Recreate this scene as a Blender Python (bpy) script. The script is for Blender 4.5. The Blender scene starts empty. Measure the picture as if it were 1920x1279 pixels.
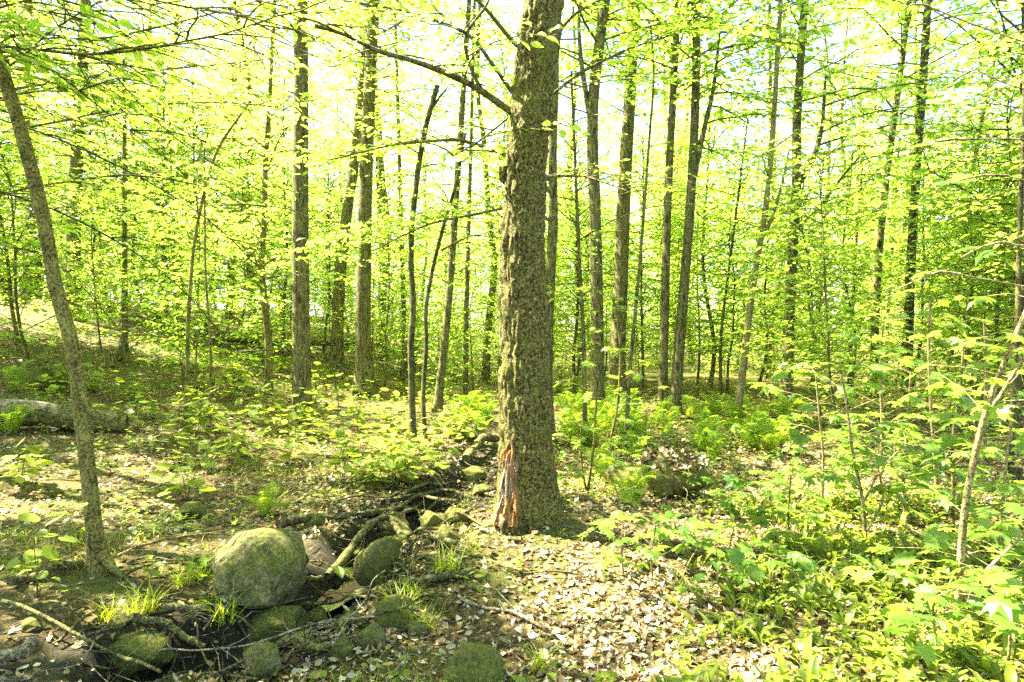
import bpy, math
import numpy as np
from mathutils import Vector, Matrix

RNG = np.random.default_rng(11)
SC = bpy.context.scene
COL = SC.collection
PI = math.pi
F = 1280.0                    # focal length in photo pixels (24 mm on a 1920 px wide frame)
EYE = np.array([0.0, 0.0, 1.5])
PITCH = math.atan(18 / F)
CP, SP = math.cos(PITCH), math.sin(PITCH)
SUN_EL, SUN_AZ = math.radians(56), math.radians(-72)
SUN = np.array([math.sin(SUN_AZ) * math.cos(SUN_EL), math.cos(SUN_AZ) * math.cos(SUN_EL), math.sin(SUN_EL)])

# ---------------------------------------------------------------- noise and terrain
_tab = np.random.default_rng(3).random((256, 256))
def vn(x, y, seed=0):
    x = np.asarray(x, float) + seed * 17.31; y = np.asarray(y, float) + seed * 9.73
    xi = np.floor(x).astype(int); yi = np.floor(y).astype(int)
    fx = x - xi; fy = y - yi
    fx = fx * fx * (3 - 2 * fx); fy = fy * fy * (3 - 2 * fy)
    a = _tab[xi % 256, yi % 256]; b = _tab[(xi + 1) % 256, yi % 256]
    c = _tab[xi % 256, (yi + 1) % 256]; d = _tab[(xi + 1) % 256, (yi + 1) % 256]
    return (a * (1 - fx) + b * fx) * (1 - fy) + (c * (1 - fx) + d * fx) * fy - 0.5
def vnw(u, v, nu, seed=0):
    """value noise periodic in u (0..1)"""
    x = (np.asarray(u, float) % 1.0) * nu; y = np.asarray(v, float) + seed * 9.73
    xi = np.floor(x).astype(int); yi = np.floor(y).astype(int)
    fx = x - xi; fy = y - yi
    fx = fx * fx * (3 - 2 * fx); fy = fy * fy * (3 - 2 * fy)
    o = seed * 31
    i0 = (xi % nu + o) % 256; i1 = ((xi + 1) % nu + o) % 256
    a = _tab[i0, yi % 256]; b = _tab[i1, yi % 256]; c = _tab[i0, (yi + 1) % 256]; d = _tab[i1, (yi + 1) % 256]
    return (a * (1 - fx) + b * fx) * (1 - fy) + (c * (1 - fx) + d * fx) * fy - 0.5
def sst(x, a, b):
    t = np.clip((x - a) / (b - a), 0, 1); return t * t * (3 - 2 * t)
CH = np.array([(-1.75, 3.3), (-1.35, 3.5), (-1.1, 4.1), (-1.0, 5.0), (-.54, 6.86), (-.33, 8.3), (-.2, 10.5), (.6, 14), (1.5, 20)], float)
def chan_dist(x, y):
    d = np.full(np.shape(x), 1e9)
    for (ax, ay), (bx, by) in zip(CH[:-1], CH[1:]):
        vx, vy = bx - ax, by - ay
        t = np.clip(((x - ax) * vx + (y - ay) * vy) / (vx * vx + vy * vy), 0, 1)
        d = np.minimum(d, np.hypot(x - ax - t * vx, y - ay - t * vy))
    return d
def terrain(x, y):
    x = np.asarray(x, float); y = np.asarray(y, float)
    s = -x - 1.8
    up = np.where(s > 0, s * s / (s + 1.2), 0) * 0.19 * sst(y, 3.5, 11) * (1 + 0.045 * np.clip(y - 10, 0, 12))
    up = 3.3 * np.tanh(up / 3.3)
    h = up - 0.006 * np.clip(y - 12, 0, 30) * sst(x, -2, 3)
    near = 1 / (1 + np.clip(y, 0, None) * .03)
    h = h + .10 * vn(x * .7, y * .7, 1) + .06 * vn(x * 2.1, y * 2.1, 2) * near + .035 * vn(x * 5.5, y * 5.5, 3) * near + .018 * vn(x * 14, y * 14, 4) * near
    h = h + .10 * np.exp(-(((x - .15) / .9) ** 2 + ((y - 5.6) / .8) ** 2))
    d = chan_dist(x, y) + .12 * vn(x * 3, y * 3, 5)
    dep = .34 * np.clip(1.1 - np.clip(y - 4.5, 0, 9) * .13, .2, 1)
    return h - dep * (1 - sst(d, .12, .42))
def T1(x, y): return float(terrain(np.array([x]), np.array([y]))[0])
def ray(px, py):
    a = (px - 960) / F; b = -(py - 639.5) / F
    d = np.array([a, CP + b * SP, -SP + b * CP]); return d
def ground(px, py, far=70.0):
    d = ray(px, py); ts = np.concatenate([np.arange(1.2, 12, .02), np.arange(12, far, .08)])
    P = EYE[None] + ts[:, None] * d[None]
    k = np.nonzero(P[:, 2] < terrain(P[:, 0], P[:, 1]))[0]
    i = k[0] if len(k) else len(ts) - 1
    return np.array([P[i, 0], P[i, 1], T1(P[i, 0], P[i, 1])])
def at(px, py, Y):
    d = ray(px, py); return EYE + d * (Y / d[1])
def to_px(p):
    x, y, z = p[0], p[1], p[2] - 1.5
    f = y * CP - z * SP; u = y * SP + z * CP
    return 960 + F * x / f, 639.5 - F * u / f

# ---------------------------------------------------------------- mesh helper
class Geo:
    def __init__(s): s.V = []; s.Fs = []; s.R = []; s.n = 0
    def add(s, v, f, r=None, m=0):
        v = np.asarray(v, float).reshape(-1, 3); f = np.asarray(f, int)
        if len(v) == 0: return
        s.V.append(v); s.R.append(np.full(len(v), .5) if r is None else np.broadcast_to(np.asarray(r, float), (len(v),)))
        s.Fs.append((f + s.n, m)); s.n += len(v)
    def mesh(s, name, mats, smooth=True):
        V = np.concatenate(s.V); R = np.concatenate(s.R)
        me = bpy.data.meshes.new(name)
        lv = np.concatenate([f.ravel() for f, m in s.Fs]); cnt = np.concatenate([np.full(len(f), f.shape[1]) for f, m in s.Fs])
        mi = np.concatenate([np.full(len(f), m) for f, m in s.Fs])
        me.vertices.add(len(V)); me.vertices.foreach_set('co', V.astype(np.float32).ravel())
        me.loops.add(len(lv)); me.loops.foreach_set('vertex_index', lv.astype(np.int32))
        me.polygons.add(len(cnt)); st = np.concatenate([[0], np.cumsum(cnt)[:-1]])
        me.polygons.foreach_set('loop_start', st.astype(np.int32))
        me.polygons.foreach_set('material_index', mi.astype(np.int32))
        me.polygons.foreach_set('use_smooth', np.full(len(cnt), smooth))
        at_ = me.attributes.new('rnd', 'FLOAT', 'POINT'); at_.data.foreach_set('value', R.astype(np.float32))
        for m in (mats if isinstance(mats, (list, tuple)) else [mats]): me.materials.append(m)
        me.update(calc_edges=True)
        return me
def link(name, me, parent=None, loc=None):
    o = bpy.data.objects.new(name, me); COL.objects.link(o)
    if parent is not None: o.parent = parent
    if loc is not None: o.location = loc
    return o
def tag(o, label, cat, group=None):
    o['label'] = label; o['category'] = cat
    if group: o['group'] = group
    return o
def empty(name, loc, label, cat, group=None):
    o = bpy.data.objects.new(name, None); COL.objects.link(o); o.location = [float(c) for c in loc]; o.empty_display_size = .1
    return tag(o, label, cat, group)
def copy_tree(o, loc, rz, sc, label=None, group=None):
    c = o.copy(); COL.objects.link(c); c.location = [float(q) for q in loc]; c.rotation_euler = (0, 0, rz); c.scale = (sc, sc, sc)
    if label: c['label'] = label
    if group: c['group'] = group
    for ch in list(o.children):
        d = ch.copy(); COL.objects.link(d); d.parent = c
    return c
def nrm(v): return v / (np.linalg.norm(v, axis=-1, keepdims=True) + 1e-9)

def tube(pts, rad, sides=8, disp=None, cap=True):
    P = np.asarray(pts, float); n = len(P); rad = np.broadcast_to(np.asarray(rad, float), (n,))
    Tn = nrm(np.gradient(P, axis=0))
    ref = np.array([1., 0, 0]) if abs(Tn[0][0]) < .8 else np.array([0, 1., 0])
    A = nrm(np.cross(np.cross(Tn, ref), Tn)) * -1; B = np.cross(Tn, A)
    th = np.arange(sides) / sides * 2 * PI
    r = rad[:, None] * np.ones((1, sides))
    if disp is not None: r = r + disp
    V = P[:, None] + r[..., None] * (np.cos(th)[None, :, None] * A[:, None] + np.sin(th)[None, :, None] * B[:, None])
    i = np.arange(n - 1)[:, None] * sides; j = np.arange(sides)[None]; j2 = (j + 1) % sides
    Fq = np.stack([i + j, i + j2, i + sides + j2, i + sides + j], -1).reshape(-1, 4)
    return V.reshape(-1, 3), Fq
def smooth_path(pts, n):
    P = np.asarray(pts, float); L = np.concatenate([[0], np.cumsum(np.linalg.norm(np.diff(P, axis=0), axis=1))]); t = np.linspace(0, L[-1], n)
    Q = np.stack([np.interp(t, L, P[:, k]) for k in range(P.shape[1])], 1)
    w = max(1, n // (len(P) * 3))
    for _ in range(2):
        if n > 2 * w + 2:
            K = np.ones(2 * w + 1) / (2 * w + 1)
            pad = np.concatenate([2 * Q[:1] - Q[w:0:-1], Q, 2 * Q[-1:] - Q[-2:-w - 2:-1]])
            Q = np.stack([np.convolve(pad[:, k], K, 'valid') for k in range(P.shape[1])], 1)
    return Q

# ---------------------------------------------------------------- leaf templates (x width, y length, z normal)
def tm(v, f): return np.array(v, float), np.array(f, int)
T_FAR = tm([(0, 0, 0), (-.29, .48, .07), (0, 1, -.06), (.29, .48, .07)], [(0, 2, 1), (0, 3, 2)])
T_BEECH = tm([(0, 0, 0), (0, .35, -.01), (0, .7, -.05), (0, 1.02, -.15), (-.2, .2, .03), (-.29, .47, .05), (-.19, .76, .0), (.2, .2, .03), (.29, .47, .05), (.19, .76, .0)],
             [(0, 1, 4), (1, 5, 4), (1, 2, 5), (2, 6, 5), (2, 3, 6), (0, 7, 1), (1, 7, 8), (1, 8, 2), (2, 8, 9), (2, 9, 3)])
def fan(out, c):
    v = [c] + list(out); n = len(out); return tm(v, [(0, 1 + i, 1 + (i + 1) % n) for i in range(n)])
_h = [(0, 0, 0), (.16, -.1, -.03), (.42, .0, -.1), (.3, .17, -.02), (.64, .42, -.12), (.36, .47, -.02), (.38, .66, -.06), (.17, .62, .0)]
T_MAPLE = fan(_h + [(0, 1.02, -.15)] + [(-x, y, z - .02) for x, y, z in _h[:0:-1]], (0, .34, .03))
_h = [(0, 0, .0), (.2, -.12, .02), (.44, .08, .0), (.5, .4, -.03), (.36, .75, -.06)]
T_ROUND = fan(_h + [(0, 1.0, -.1)] + [(-x, y, z) for x, y, z in _h[:0:-1]], (0, .36, -.05))
def strip(ws, ys, zs, fold=.0):
    v = []; f = []
    for i, (w, y, z) in enumerate(zip(ws, ys, zs)):
        v += [(-w, y, z + fold * w), (0, y, z), (w, y, z + fold * w)]
        if i: a = 3 * i; f += [(a - 3, a - 2, a + 1, a), (a - 2, a - 1, a + 2, a + 1)]
    return tm(v, f)
T_LANCE = strip([.015, .09, .11, .08, .005], [0, .22, .5, .78, 1.0], [0, .12, .17, .12, -.02], .35)
T_GRASS = strip([.012, .014, .012, .008, .001], [0, .3, .55, .78, .95], [0, .02, -.04, -.16, -.36], .3)
T_DEAD = strip([.02, .24, .33, .2, .01], [0, .2, .5, .8, 1.0], [0.02, .0, .05, .14, .3], .45)
T_DEAD2 = strip([.02, .26, .3, .18, .01], [0, .25, .5, .75, .9], [.2, .04, .0, .1, .34], -.4)
T_NEEDLE = tm([(0, 0, 0), (-.1, .45, 0), (0, 1, -.05), (.1, .45, 0)], [(0, 2, 1), (0, 3, 2)])
def frond():
    v = []; f = []; n = 17
    for i in range(n):
        t = (i + .6) / n; y = .95 * t - .12 * t * t; z = .42 * math.sin(t * 2.3) * .8 - .12 * t
        L = .23 * math.sin(PI * min(1, t * .84 + .16)) ** .8 + .012; w = .021
        for s in (-1, 1):
            b = len(v); c = math.cos(.35); q = math.sin(.35)
            for (l, o) in ((0, 0), (.45, -w), (1, 0), (.45, w)):
                v.append((s * (L * l * c), y + L * l * q + o, z - .12 * L * l * l * 2 + .01))
            f += [(b, b + 1, b + 2), (b, b + 2, b + 3)]
    for i in range(8):
        t0 = i / 8; b = len(v)
        for t in (t0, t0 + .125):
            y = .95 * t - .12 * t * t; z = .42 * math.sin(t * 2.3) * .8 - .12 * t
            v += [(-.006, y, z), (.006, y, z)]
        f += [(b, b + 1, b + 3), (b, b + 3, b + 2)]
    return tm(v, f)
T_FROND = frond()

def leaves(g, P, D, N, S, tmpl, wvar=.15, rng=RNG, m=0, r=None):
    P = np.asarray(P, float).reshape(-1, 3); n = len(P)
    if n == 0: return
    D = nrm(np.asarray(D, float)); X = nrm(np.cross(D, N)); N2 = np.cross(X, D)
    tv, tf = tmpl; S = np.broadcast_to(np.asarray(S, float), (n,))
    wv = 1 + wvar * rng.standard_normal(n)
    zz = 1 + .6 * rng.standard_normal(n)
    V = P[:, None] + S[:, None, None] * (tv[None, :, 0:1] * wv[:, None, None] * X[:, None] + tv[None, :, 1:2] * D[:, None] + tv[None, :, 2:3] * zz[:, None, None] * N2[:, None])
    k = len(tv); Fa = (np.arange(n)[:, None, None] * k + tf[None]).reshape(-1, tf.shape[1])
    rr = rng.random(n) if r is None else r
    g.add(V.reshape(-1, 3), Fa, np.repeat(rr, k), m)

# ---------------------------------------------------------------- materials
def mat(name):
    m = bpy.data.materials.new(name); m.use_nodes = True; nt = m.node_tree; nt.nodes.clear()
    out = nt.nodes.new('ShaderNodeOutputMaterial'); return m, nt, out
def nd(nt, t, **kw):
    n = nt.nodes.new(t)
    for k, v in kw.items():
        if k.startswith('i_'): n.inputs[k[2:].replace('_', ' ')].default_value = v
        else: setattr(n, k, v)
    return n
def ramp(nt, stops, fac):
    r = nt.nodes.new('ShaderNodeValToRGB'); cr = r.color_ramp
    while len(cr.elements) < len(stops): cr.elements.new(.5)
    for e, (p, c) in zip(cr.elements, stops): e.position = p; e.color = (*c, 1)
    nt.links.new(fac, r.inputs['Fac']); return r.outputs['Color']
def noise(nt, vec, scale, detail=5, rough=.6, dist=0):
    n = nd(nt, 'ShaderNodeTexNoise'); n.inputs['Scale'].default_value = scale; n.inputs['Detail'].default_value = detail
    n.inputs['Roughness'].default_value = rough; n.inputs['Distortion'].default_value = dist
    nt.links.new(vec, n.inputs['Vector']); return n.outputs['Fac']
def objvec(nt, scale=(1, 1, 1)):
    tc = nd(nt, 'ShaderNodeTexCoord'); mp = nd(nt, 'ShaderNodeMapping'); mp.inputs['Scale'].default_value = scale
    nt.links.new(tc.outputs['Object'], mp.inputs['Vector']); return mp.outputs['Vector']
def mixc(nt, fac, a, b, blend='MIX'):
    m = nd(nt, 'ShaderNodeMix', data_type='RGBA', blend_type=blend)
    for s, v in ((0, fac), (6, a), (7, b)):
        if isinstance(v, (int, float)): m.inputs[s].default_value = v
        elif isinstance(v, tuple): m.inputs[s].default_value = (*v, 1)
        else: nt.links.new(v, m.inputs[s])
    return m.outputs[2]
def bump(nt, h, strength=.5, dist=.01):
    b = nd(nt, 'ShaderNodeBump'); b.inputs['Strength'].default_value = strength; b.inputs['Distance'].default_value = dist
    nt.links.new(h, b.inputs['Height']); return b.outputs['Normal']
def leaf_mat(name, c0, c1, t0, t1, fac=.5, rough=.42, spec=.35):
    m, nt, out = mat(name)
    a = nd(nt, 'ShaderNodeAttribute', attribute_name='rnd')
    oi = nd(nt, 'ShaderNodeObjectInfo')
    ad = nd(nt, 'ShaderNodeMath', operation='MULTIPLY_ADD'); nt.links.new(oi.outputs['Random'], ad.inputs[0]); ad.inputs[1].default_value = .5
    mu = nd(nt, 'ShaderNodeMath', operation='MULTIPLY'); nt.links.new(a.outputs['Fac'], mu.inputs[0]); mu.inputs[1].default_value = .5
    nt.links.new(mu.outputs[0], ad.inputs[2])
    c = ramp(nt, [(.1, c0), (.9, c1)], ad.outputs[0]); t = ramp(nt, [(.1, t0), (.9, t1)], ad.outputs[0])
    p = nd(nt, 'ShaderNodeBsdfPrincipled'); p.inputs['Roughness'].default_value = rough; p.inputs['Specular IOR Level'].default_value = spec
    nt.links.new(c, p.inputs['Base Color'])
    tr = nd(nt, 'ShaderNodeBsdfTranslucent'); nt.links.new(t, tr.inputs['Color'])
    mx = nd(nt, 'ShaderNodeMixShader'); mx.inputs[0].default_value = fac
    nt.links.new(p.outputs[0], mx.inputs[1]); nt.links.new(tr.outputs[0], mx.inputs[2]); nt.links.new(mx.outputs[0], out.inputs[0])
    return m
M_BEECH = leaf_mat('beech_leaf', (.12, .20, .014), (.25, .33, .035), (.42, .64, .03), (.70, .84, .13), .6)
M_MAPLE = leaf_mat('maple_leaf', (.10, .19, .014), (.23, .31, .035), (.38, .60, .03), (.70, .82, .11), .6, rough=.38)
M_UNDER = leaf_mat('undergrowth_leaf', (.12, .18, .02), (.23, .28, .04), (.40, .52, .03), (.58, .64, .06), rough=.5, spec=.18)
M_NEARM = leaf_mat('young_maple_leaf', (.06, .13, .014), (.16, .24, .03), (.22, .42, .03), (.46, .60, .05), .5, rough=.36)
M_LILY = leaf_mat('lily_leaf', (.06, .10, .01), (.19, .22, .025), (.16, .26, .015), (.42, .50, .04), .45, rough=.4, spec=.25)
M_FERN = leaf_mat('fern_leaf', (.10, .18, .012), (.18, .25, .02), (.34, .52, .02), (.54, .64, .04), rough=.5)
M_GRASS = leaf_mat('grass_blade', (.16, .22, .012), (.28, .31, .02), (.45, .55, .02), (.6, .64, .03))
M_HEM = leaf_mat('hemlock_needles', (.06, .10, .02), (.12, .16, .03), (.2, .3, .03), (.3, .38, .04), fac=.4)
def litter_mat():
    m, nt, out = mat('dead_leaf'); a = nd(nt, 'ShaderNodeAttribute', attribute_name='rnd')
    c = ramp(nt, [(0, (.06, .035, .01)), (.2, (.16, .095, .03)), (.42, (.27, .19, .07)), (.7, (.42, .34, .165)), (.9, (.60, .54, .38)), (1, (.36, .15, .02))], a.outputs['Fac'])
    nz = noise(nt, objvec(nt), 60, 3); c = mixc(nt, .5, c, ramp(nt, [(.3, (.5, .46, .4)), (.65, (1, 1, 1))], nz), 'MULTIPLY')
    p = nd(nt, 'ShaderNodeBsdfPrincipled'); p.inputs['Roughness'].default_value = .6; p.inputs['Specular IOR Level'].default_value = .3
    nt.links.new(c, p.inputs['Base Color'])
    tr = nd(nt, 'ShaderNodeBsdfTranslucent'); nt.links.new(c, tr.inputs['Color']); mx = nd(nt, 'ShaderNodeMixShader'); mx.inputs[0].default_value = .2
    nt.links.new(p.outputs[0], mx.inputs[1]); nt.links.new(tr.outputs[0], mx.inputs[2]); nt.links.new(mx.outputs[0], out.inputs[0]); return m
M_LITTER = litter_mat()
def bark_mat(name, dark, mid, light, zs=.22, scale=26, lich=.5, bs=.8):
    m, nt, out = mat(name)
    v = objvec(nt, (1, 1, zs)); v1 = objvec(nt)
    n1 = noise(nt, v, scale, 7, .7, .6); n2 = noise(nt, v1, 70, 5, .75); n3 = noise(nt, v1, 5, 5, .6)
    c = ramp(nt, [(.38, dark), (.5, mid), (.66, light)], n1)
    sp = ramp(nt, [(.44, (.07, .065, .04)), (.51, (1, 1, 1))], n2)
    c = mixc(nt, .85, c, sp, 'MULTIPLY')
    li = ramp(nt, [(.5, (0, 0, 0)), (.62, (1, 1, 1))], n3)
    lm = nd(nt, 'ShaderNodeMath', operation='MULTIPLY'); nt.links.new(li, lm.inputs[0]); lm.inputs[1].default_value = lich
    l2 = ramp(nt, [(.4, (.05, .055, .01)), (.6, (.26, .25, .045))], n2)
    c = mixc(nt, lm.outputs[0], c, l2)
    p = nd(nt, 'ShaderNodeBsdfPrincipled'); p.inputs['Roughness'].default_value = .85; p.inputs['Specular IOR Level'].default_value = .2
    nt.links.new(c, p.inputs['Base Color'])
    ad = nd(nt, 'ShaderNodeMath', operation='ADD'); nt.links.new(n1, ad.inputs[0]); nt.links.new(n2, ad.inputs[1])
    nt.links.new(bump(nt, ad.outputs[0], bs, .02), p.inputs['Normal']); nt.links.new(p.outputs[0], out.inputs[0]); return m
M_BARK = bark_mat('furrowed_bark', (.03, .026, .008), (.15, .13, .04), (.30, .265, .09))
M_BARKM = bark_mat('flaky_birch_bark', (.02, .016, .004), (.17, .145, .03), (.44, .38, .09), .75, 52, .65, 1.0)
M_SMOOTH = bark_mat('smooth_sapling_bark', (.06, .05, .01), (.17, .142, .03), (.29, .245, .06), .5, 14, .4, .35)
M_TAN = bark_mat('pale_tan_stem', (.17, .13, .045), (.28, .225, .085), (.38, .32, .14), .3, 20, .1, .2)
M_DARKW = bark_mat('dark_dead_twig', (.02, .017, .006), (.08, .07, .022), (.18, .155, .055), .4, 24, .4, .5)
M_ROOT = bark_mat('mossy_root', (.05, .042, .012), (.14, .125, .035), (.26, .225, .08), .8, 20, .6, .6)
M_GREYW = bark_mat('weathered_grey_wood', (.1, .08, .04), (.25, .21, .12), (.42, .37, .25), .6, 16, .15, .6)
def wood_mat():
    m, nt, out = mat('bare_orange_wood'); v = objvec(nt, (1, 1, .08)); n1 = noise(nt, v, 70, 6, .7, .3); n3 = noise(nt, objvec(nt, (1, 1, .5)), 7, 4)
    c = ramp(nt, [(.3, (.06, .022, .004)), (.45, (.20, .08, .01)), (.6, (.36, .17, .025)), (.8, (.42, .27, .08))], n1)
    c = mixc(nt, ramp(nt, [(.48, (0, 0, 0)), (.6, (.95, .95, .95))], n3), c, ramp(nt, [(.35, (.07, .045, .02)), (.6, (.34, .27, .14))], n1))
    p = nd(nt, 'ShaderNodeBsdfPrincipled'); p.inputs['Roughness'].default_value = .75
    nt.links.new(c, p.inputs['Base Color']); nt.links.new(bump(nt, n1, .9, .02), p.inputs['Normal']); nt.links.new(p.outputs[0], out.inputs[0]); return m
M_WOOD = wood_mat()
def rock_mat(name, moss):
    m, nt, out = mat(name); v = objvec(nt)
    n1 = noise(nt, v, 9, 7, .7); n2 = noise(nt, v, 55, 5, .75); n3 = noise(nt, v, 3.5, 5, .6)
    c = ramp(nt, [(.35, (.08, .07, .018)), (.5, (.19, .17, .05)), (.68, (.36, .32, .13))], n1)
    c = mixc(nt, .7, c, ramp(nt, [(.4, (.2, .19, .13)), (.55, (1, 1, 1))], n2), 'MULTIPLY')
    g = nd(nt, 'ShaderNodeNewGeometry'); sx = nd(nt, 'ShaderNodeSeparateXYZ'); nt.links.new(g.outputs['Normal'], sx.inputs[0])
    ad = nd(nt, 'ShaderNodeMath', operation='MULTIPLY_ADD'); nt.links.new(sx.outputs['Z'], ad.inputs[0]); ad.inputs[1].default_value = .12; nt.links.new(n3, ad.inputs[2])
    mf = ramp(nt, [(.62 - moss * .25, (0, 0, 0)), (.74 - moss * .25, (1, 1, 1))], ad.outputs[0])
    mc = ramp(nt, [(.35, (.045, .05, .008)), (.65, (.17, .17, .025))], n2)
    c = mixc(nt, mf, c, mc)
    p = nd(nt, 'ShaderNodeBsdfPrincipled'); p.inputs['Roughness'].default_value = .9; p.inputs['Specular IOR Level'].default_value = .2
    nt.links.new(c, p.inputs['Base Color'])
    s = nd(nt, 'ShaderNodeMath', operation='ADD'); nt.links.new(n1, s.inputs[0]); nt.links.new(n2, s.inputs[1])
    nt.links.new(bump(nt, s.outputs[0], .8, .025), p.inputs['Normal']); nt.links.new(p.outputs[0], out.inputs[0]); return m
M_ROCK = rock_mat('lichened_rock', .38); M_MOSSR = rock_mat('mossy_rock', .75)
def ground_mat():
    m, nt, out = mat('forest_floor'); v = objvec(nt)
    n1 = noise(nt, v, 22, 8, .75, .5); n2 = noise(nt, v, 1.6, 6, .65); n3 = noise(nt, v, 90, 4, .7); n4 = noise(nt, v, 6, 5, .7)
    c = ramp(nt, [(.32, (.025, .016, .005)), (.46, (.085, .06, .016)), (.58, (.18, .135, .04)), (.7, (.3, .24, .11))], n1)
    mo = ramp(nt, [(.35, (.035, .045, .006)), (.65, (.15, .17, .025))], n3)
    s = nd(nt, 'ShaderNodeMath', operation='MULTIPLY_ADD'); nt.links.new(n4, s.inputs[0]); s.inputs[1].default_value = .45; nt.links.new(n2, s.inputs[2])
    c = mixc(nt, ramp(nt, [(.7, (0, 0, 0)), (.82, (.95, .95, .95))], s.outputs[0]), c, mo)
    # darker soil in and beside the channel (attribute stored per vertex: how far down the bank)
    a = nd(nt, 'ShaderNodeAttribute', attribute_name='rnd')
    c = mixc(nt, a.outputs['Fac'], c, ramp(nt, [(.35, (.012, .009, .005)), (.6, (.05, .042, .02))], n1))
    p = nd(nt, 'ShaderNodeBsdfPrincipled'); p.inputs['Roughness'].default_value = .9; p.inputs['Specular IOR Level'].default_value = .2
    nt.links.new(c, p.inputs['Base Color'])
    ad = nd(nt, 'ShaderNodeMath', operation='ADD'); nt.links.new(n1, ad.inputs[0]); nt.links.new(n3, ad.inputs[1])
    nt.links.new(bump(nt, ad.outputs[0], .9, .03), p.inputs['Normal']); nt.links.new(p.outputs[0], out.inputs[0]); return m
M_GROUND = ground_mat()
def water_mat():
    m, nt, out = mat('dark_water'); p = nd(nt, 'ShaderNodeBsdfPrincipled'); p.inputs['Base Color'].default_value = (.02, .016, .008, 1)
    p.inputs['Roughness'].default_value = .03; p.inputs['Specular IOR Level'].default_value = .8; p.inputs['IOR'].default_value = 1.33
    nt.links.new(bump(nt, noise(nt, objvec(nt), 9, 2), .08, .02), p.inputs['Normal']); nt.links.new(p.outputs[0], out.inputs[0]); return m

# ---------------------------------------------------------------- world, sun, camera
W = bpy.data.worlds.new('World'); SC.world = W; W.use_nodes = True; wn = W.node_tree
sky = wn.nodes.new('ShaderNodeTexSky'); sky.sky_type = 'NISHITA'; sky.sun_disc = False; sky.sun_elevation = SUN_EL; sky.sun_rotation = SUN_AZ
bg = wn.nodes['Background']; bg.inputs['Strength'].default_value = .07; wn.links.new(sky.outputs[0], bg.inputs['Color'])
sun = bpy.data.lights.new('sun', 'SUN'); sun.energy = 5; sun.angle = math.radians(.5); sun.color = (1, .94, .8)
so = bpy.data.objects.new('sun', sun); COL.objects.link(so); so.rotation_euler = Vector(SUN).to_track_quat('Z', 'Y').to_euler()
cam = bpy.data.cameras.new('camera'); cam.lens = 24; cam.sensor_width = 36; cam.clip_end = 1000; cam.clip_start = .05
co = bpy.data.objects.new('camera', cam); COL.objects.link(co); co.location = EYE; co.rotation_euler = (PI / 2 - PITCH, 0, 0); SC.camera = co
vs = SC.view_settings; vs.view_transform = 'Standard'; vs.look = 'None'; vs.exposure = 3.58; vs.gamma = 1
cy = SC.cycles; cy.max_bounces = 10; cy.diffuse_bounces = 7; cy.glossy_bounces = 2; cy.transmission_bounces = 8; cy.transparent_max_bounces = 4
cy.use_denoising = False; cy.use_adaptive_sampling = True; cy.adaptive_threshold = .015; cy.sample_clamp_indirect = 8; cy.caustics_reflective = False; cy.caustics_refractive = False

# ---------------------------------------------------------------- ground and water
def build_ground():
    u = np.linspace(-4.2, 4.2, 460); xs = 2.3 * np.sinh(u); v = np.linspace(-1.75, 4.9, 520); ys = 4 + 2.2 * np.sinh(v)
    X, Y = np.meshgrid(xs, ys); Z = terrain(X, Y)
    g = Geo(); nx, ny = len(xs), len(ys)
    i = np.arange(ny - 1)[:, None] * nx + np.arange(nx - 1)[None]
    Fq = np.stack([i, i + 1, i + nx + 1, i + nx], -1).reshape(-1, 4)
    d = chan_dist(X, Y) + .1 * vn(X * 4, Y * 4, 8)
    chan_dark = (1 - sst(d, .25, .95)) * (1 - sst(Y, 8, 12)) * .92  # ground colour gets darker towards the channel line
    g.add(np.stack([X, Y, Z], -1).reshape(-1, 3), Fq, chan_dark.ravel())
    o = link('ground', g.mesh('ground', M_GROUND)); o['kind'] = 'structure'
    global POOL
    g = Geo(); n = 40; th = np.arange(n) / n * 2 * PI; c = ground(598, 1085); POOL = c; r = 1 + .12 * np.sin(3 * th + 1) + .08 * np.sin(5 * th)
    wx = c[0] + .3 * r * np.cos(th); wy = c[1] + .42 * r * np.sin(th); wz = float(np.min(terrain(wx * .3 + c[0] * .7, wy * .3 + c[1] * .7))) + .06
    g.add(np.concatenate([[[c[0], c[1], wz]], np.stack([wx, wy, np.full(n, wz)], 1)]), [(0, 1 + i, 1 + (i + 1) % n) for i in range(n)])
    o = link('water', g.mesh('water', water_mat())); o['kind'] = 'structure'
build_ground()

# sun flecks: lines to the sun along which the crowns have gaps
PATCH = [(1010, 1040, .36), (1075, 1095, .3), (1150, 1200, .36), (975, 1010, .25), (1110, 1140, .25), (1100, 1240, .25), (1200, 1265, .25), (1230, 1120, .2), (1340, 1100, .28), (1390, 1255, .25), (1270, 880, .4), (1490, 860, .7), (1570, 910, .5),
         (100, 905, .3), (170, 940, .26), (240, 955, .26), (275, 1045, .24), (40, 950, .26), (140, 870, .25), (210, 905, .2), (560, 1050, .12), (330, 900, .2), (930, 790, .4), (720, 765, .45), (60, 590, 1.2), (340, 665, .7), (1050, 1160, .25),
         (640, 1100, .14), (436, 1030, .2), (160, 1180, .22), (760, 1190, .16), (920, 975, .14), (1700, 900, .3), (1230, 760, .6), (600, 840, .3), (500, 820, .3), (250, 880, .3)]
PG = [(ground(a, b), r) for a, b, r in PATCH] + [(ground(450, 1110) + np.array([0, .12, .3]), .17)]
def keep(P):
    k = np.ones(len(P), bool)
    for G, r in PG:
        V = P - G; d = np.linalg.norm(V - (V @ SUN)[:, None] * SUN, axis=1)
        k &= d > .05 + r * 1.1 * (1 + .5 * vn(P[:, 0] * 4, P[:, 1] * 4, 6))
    return k
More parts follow.
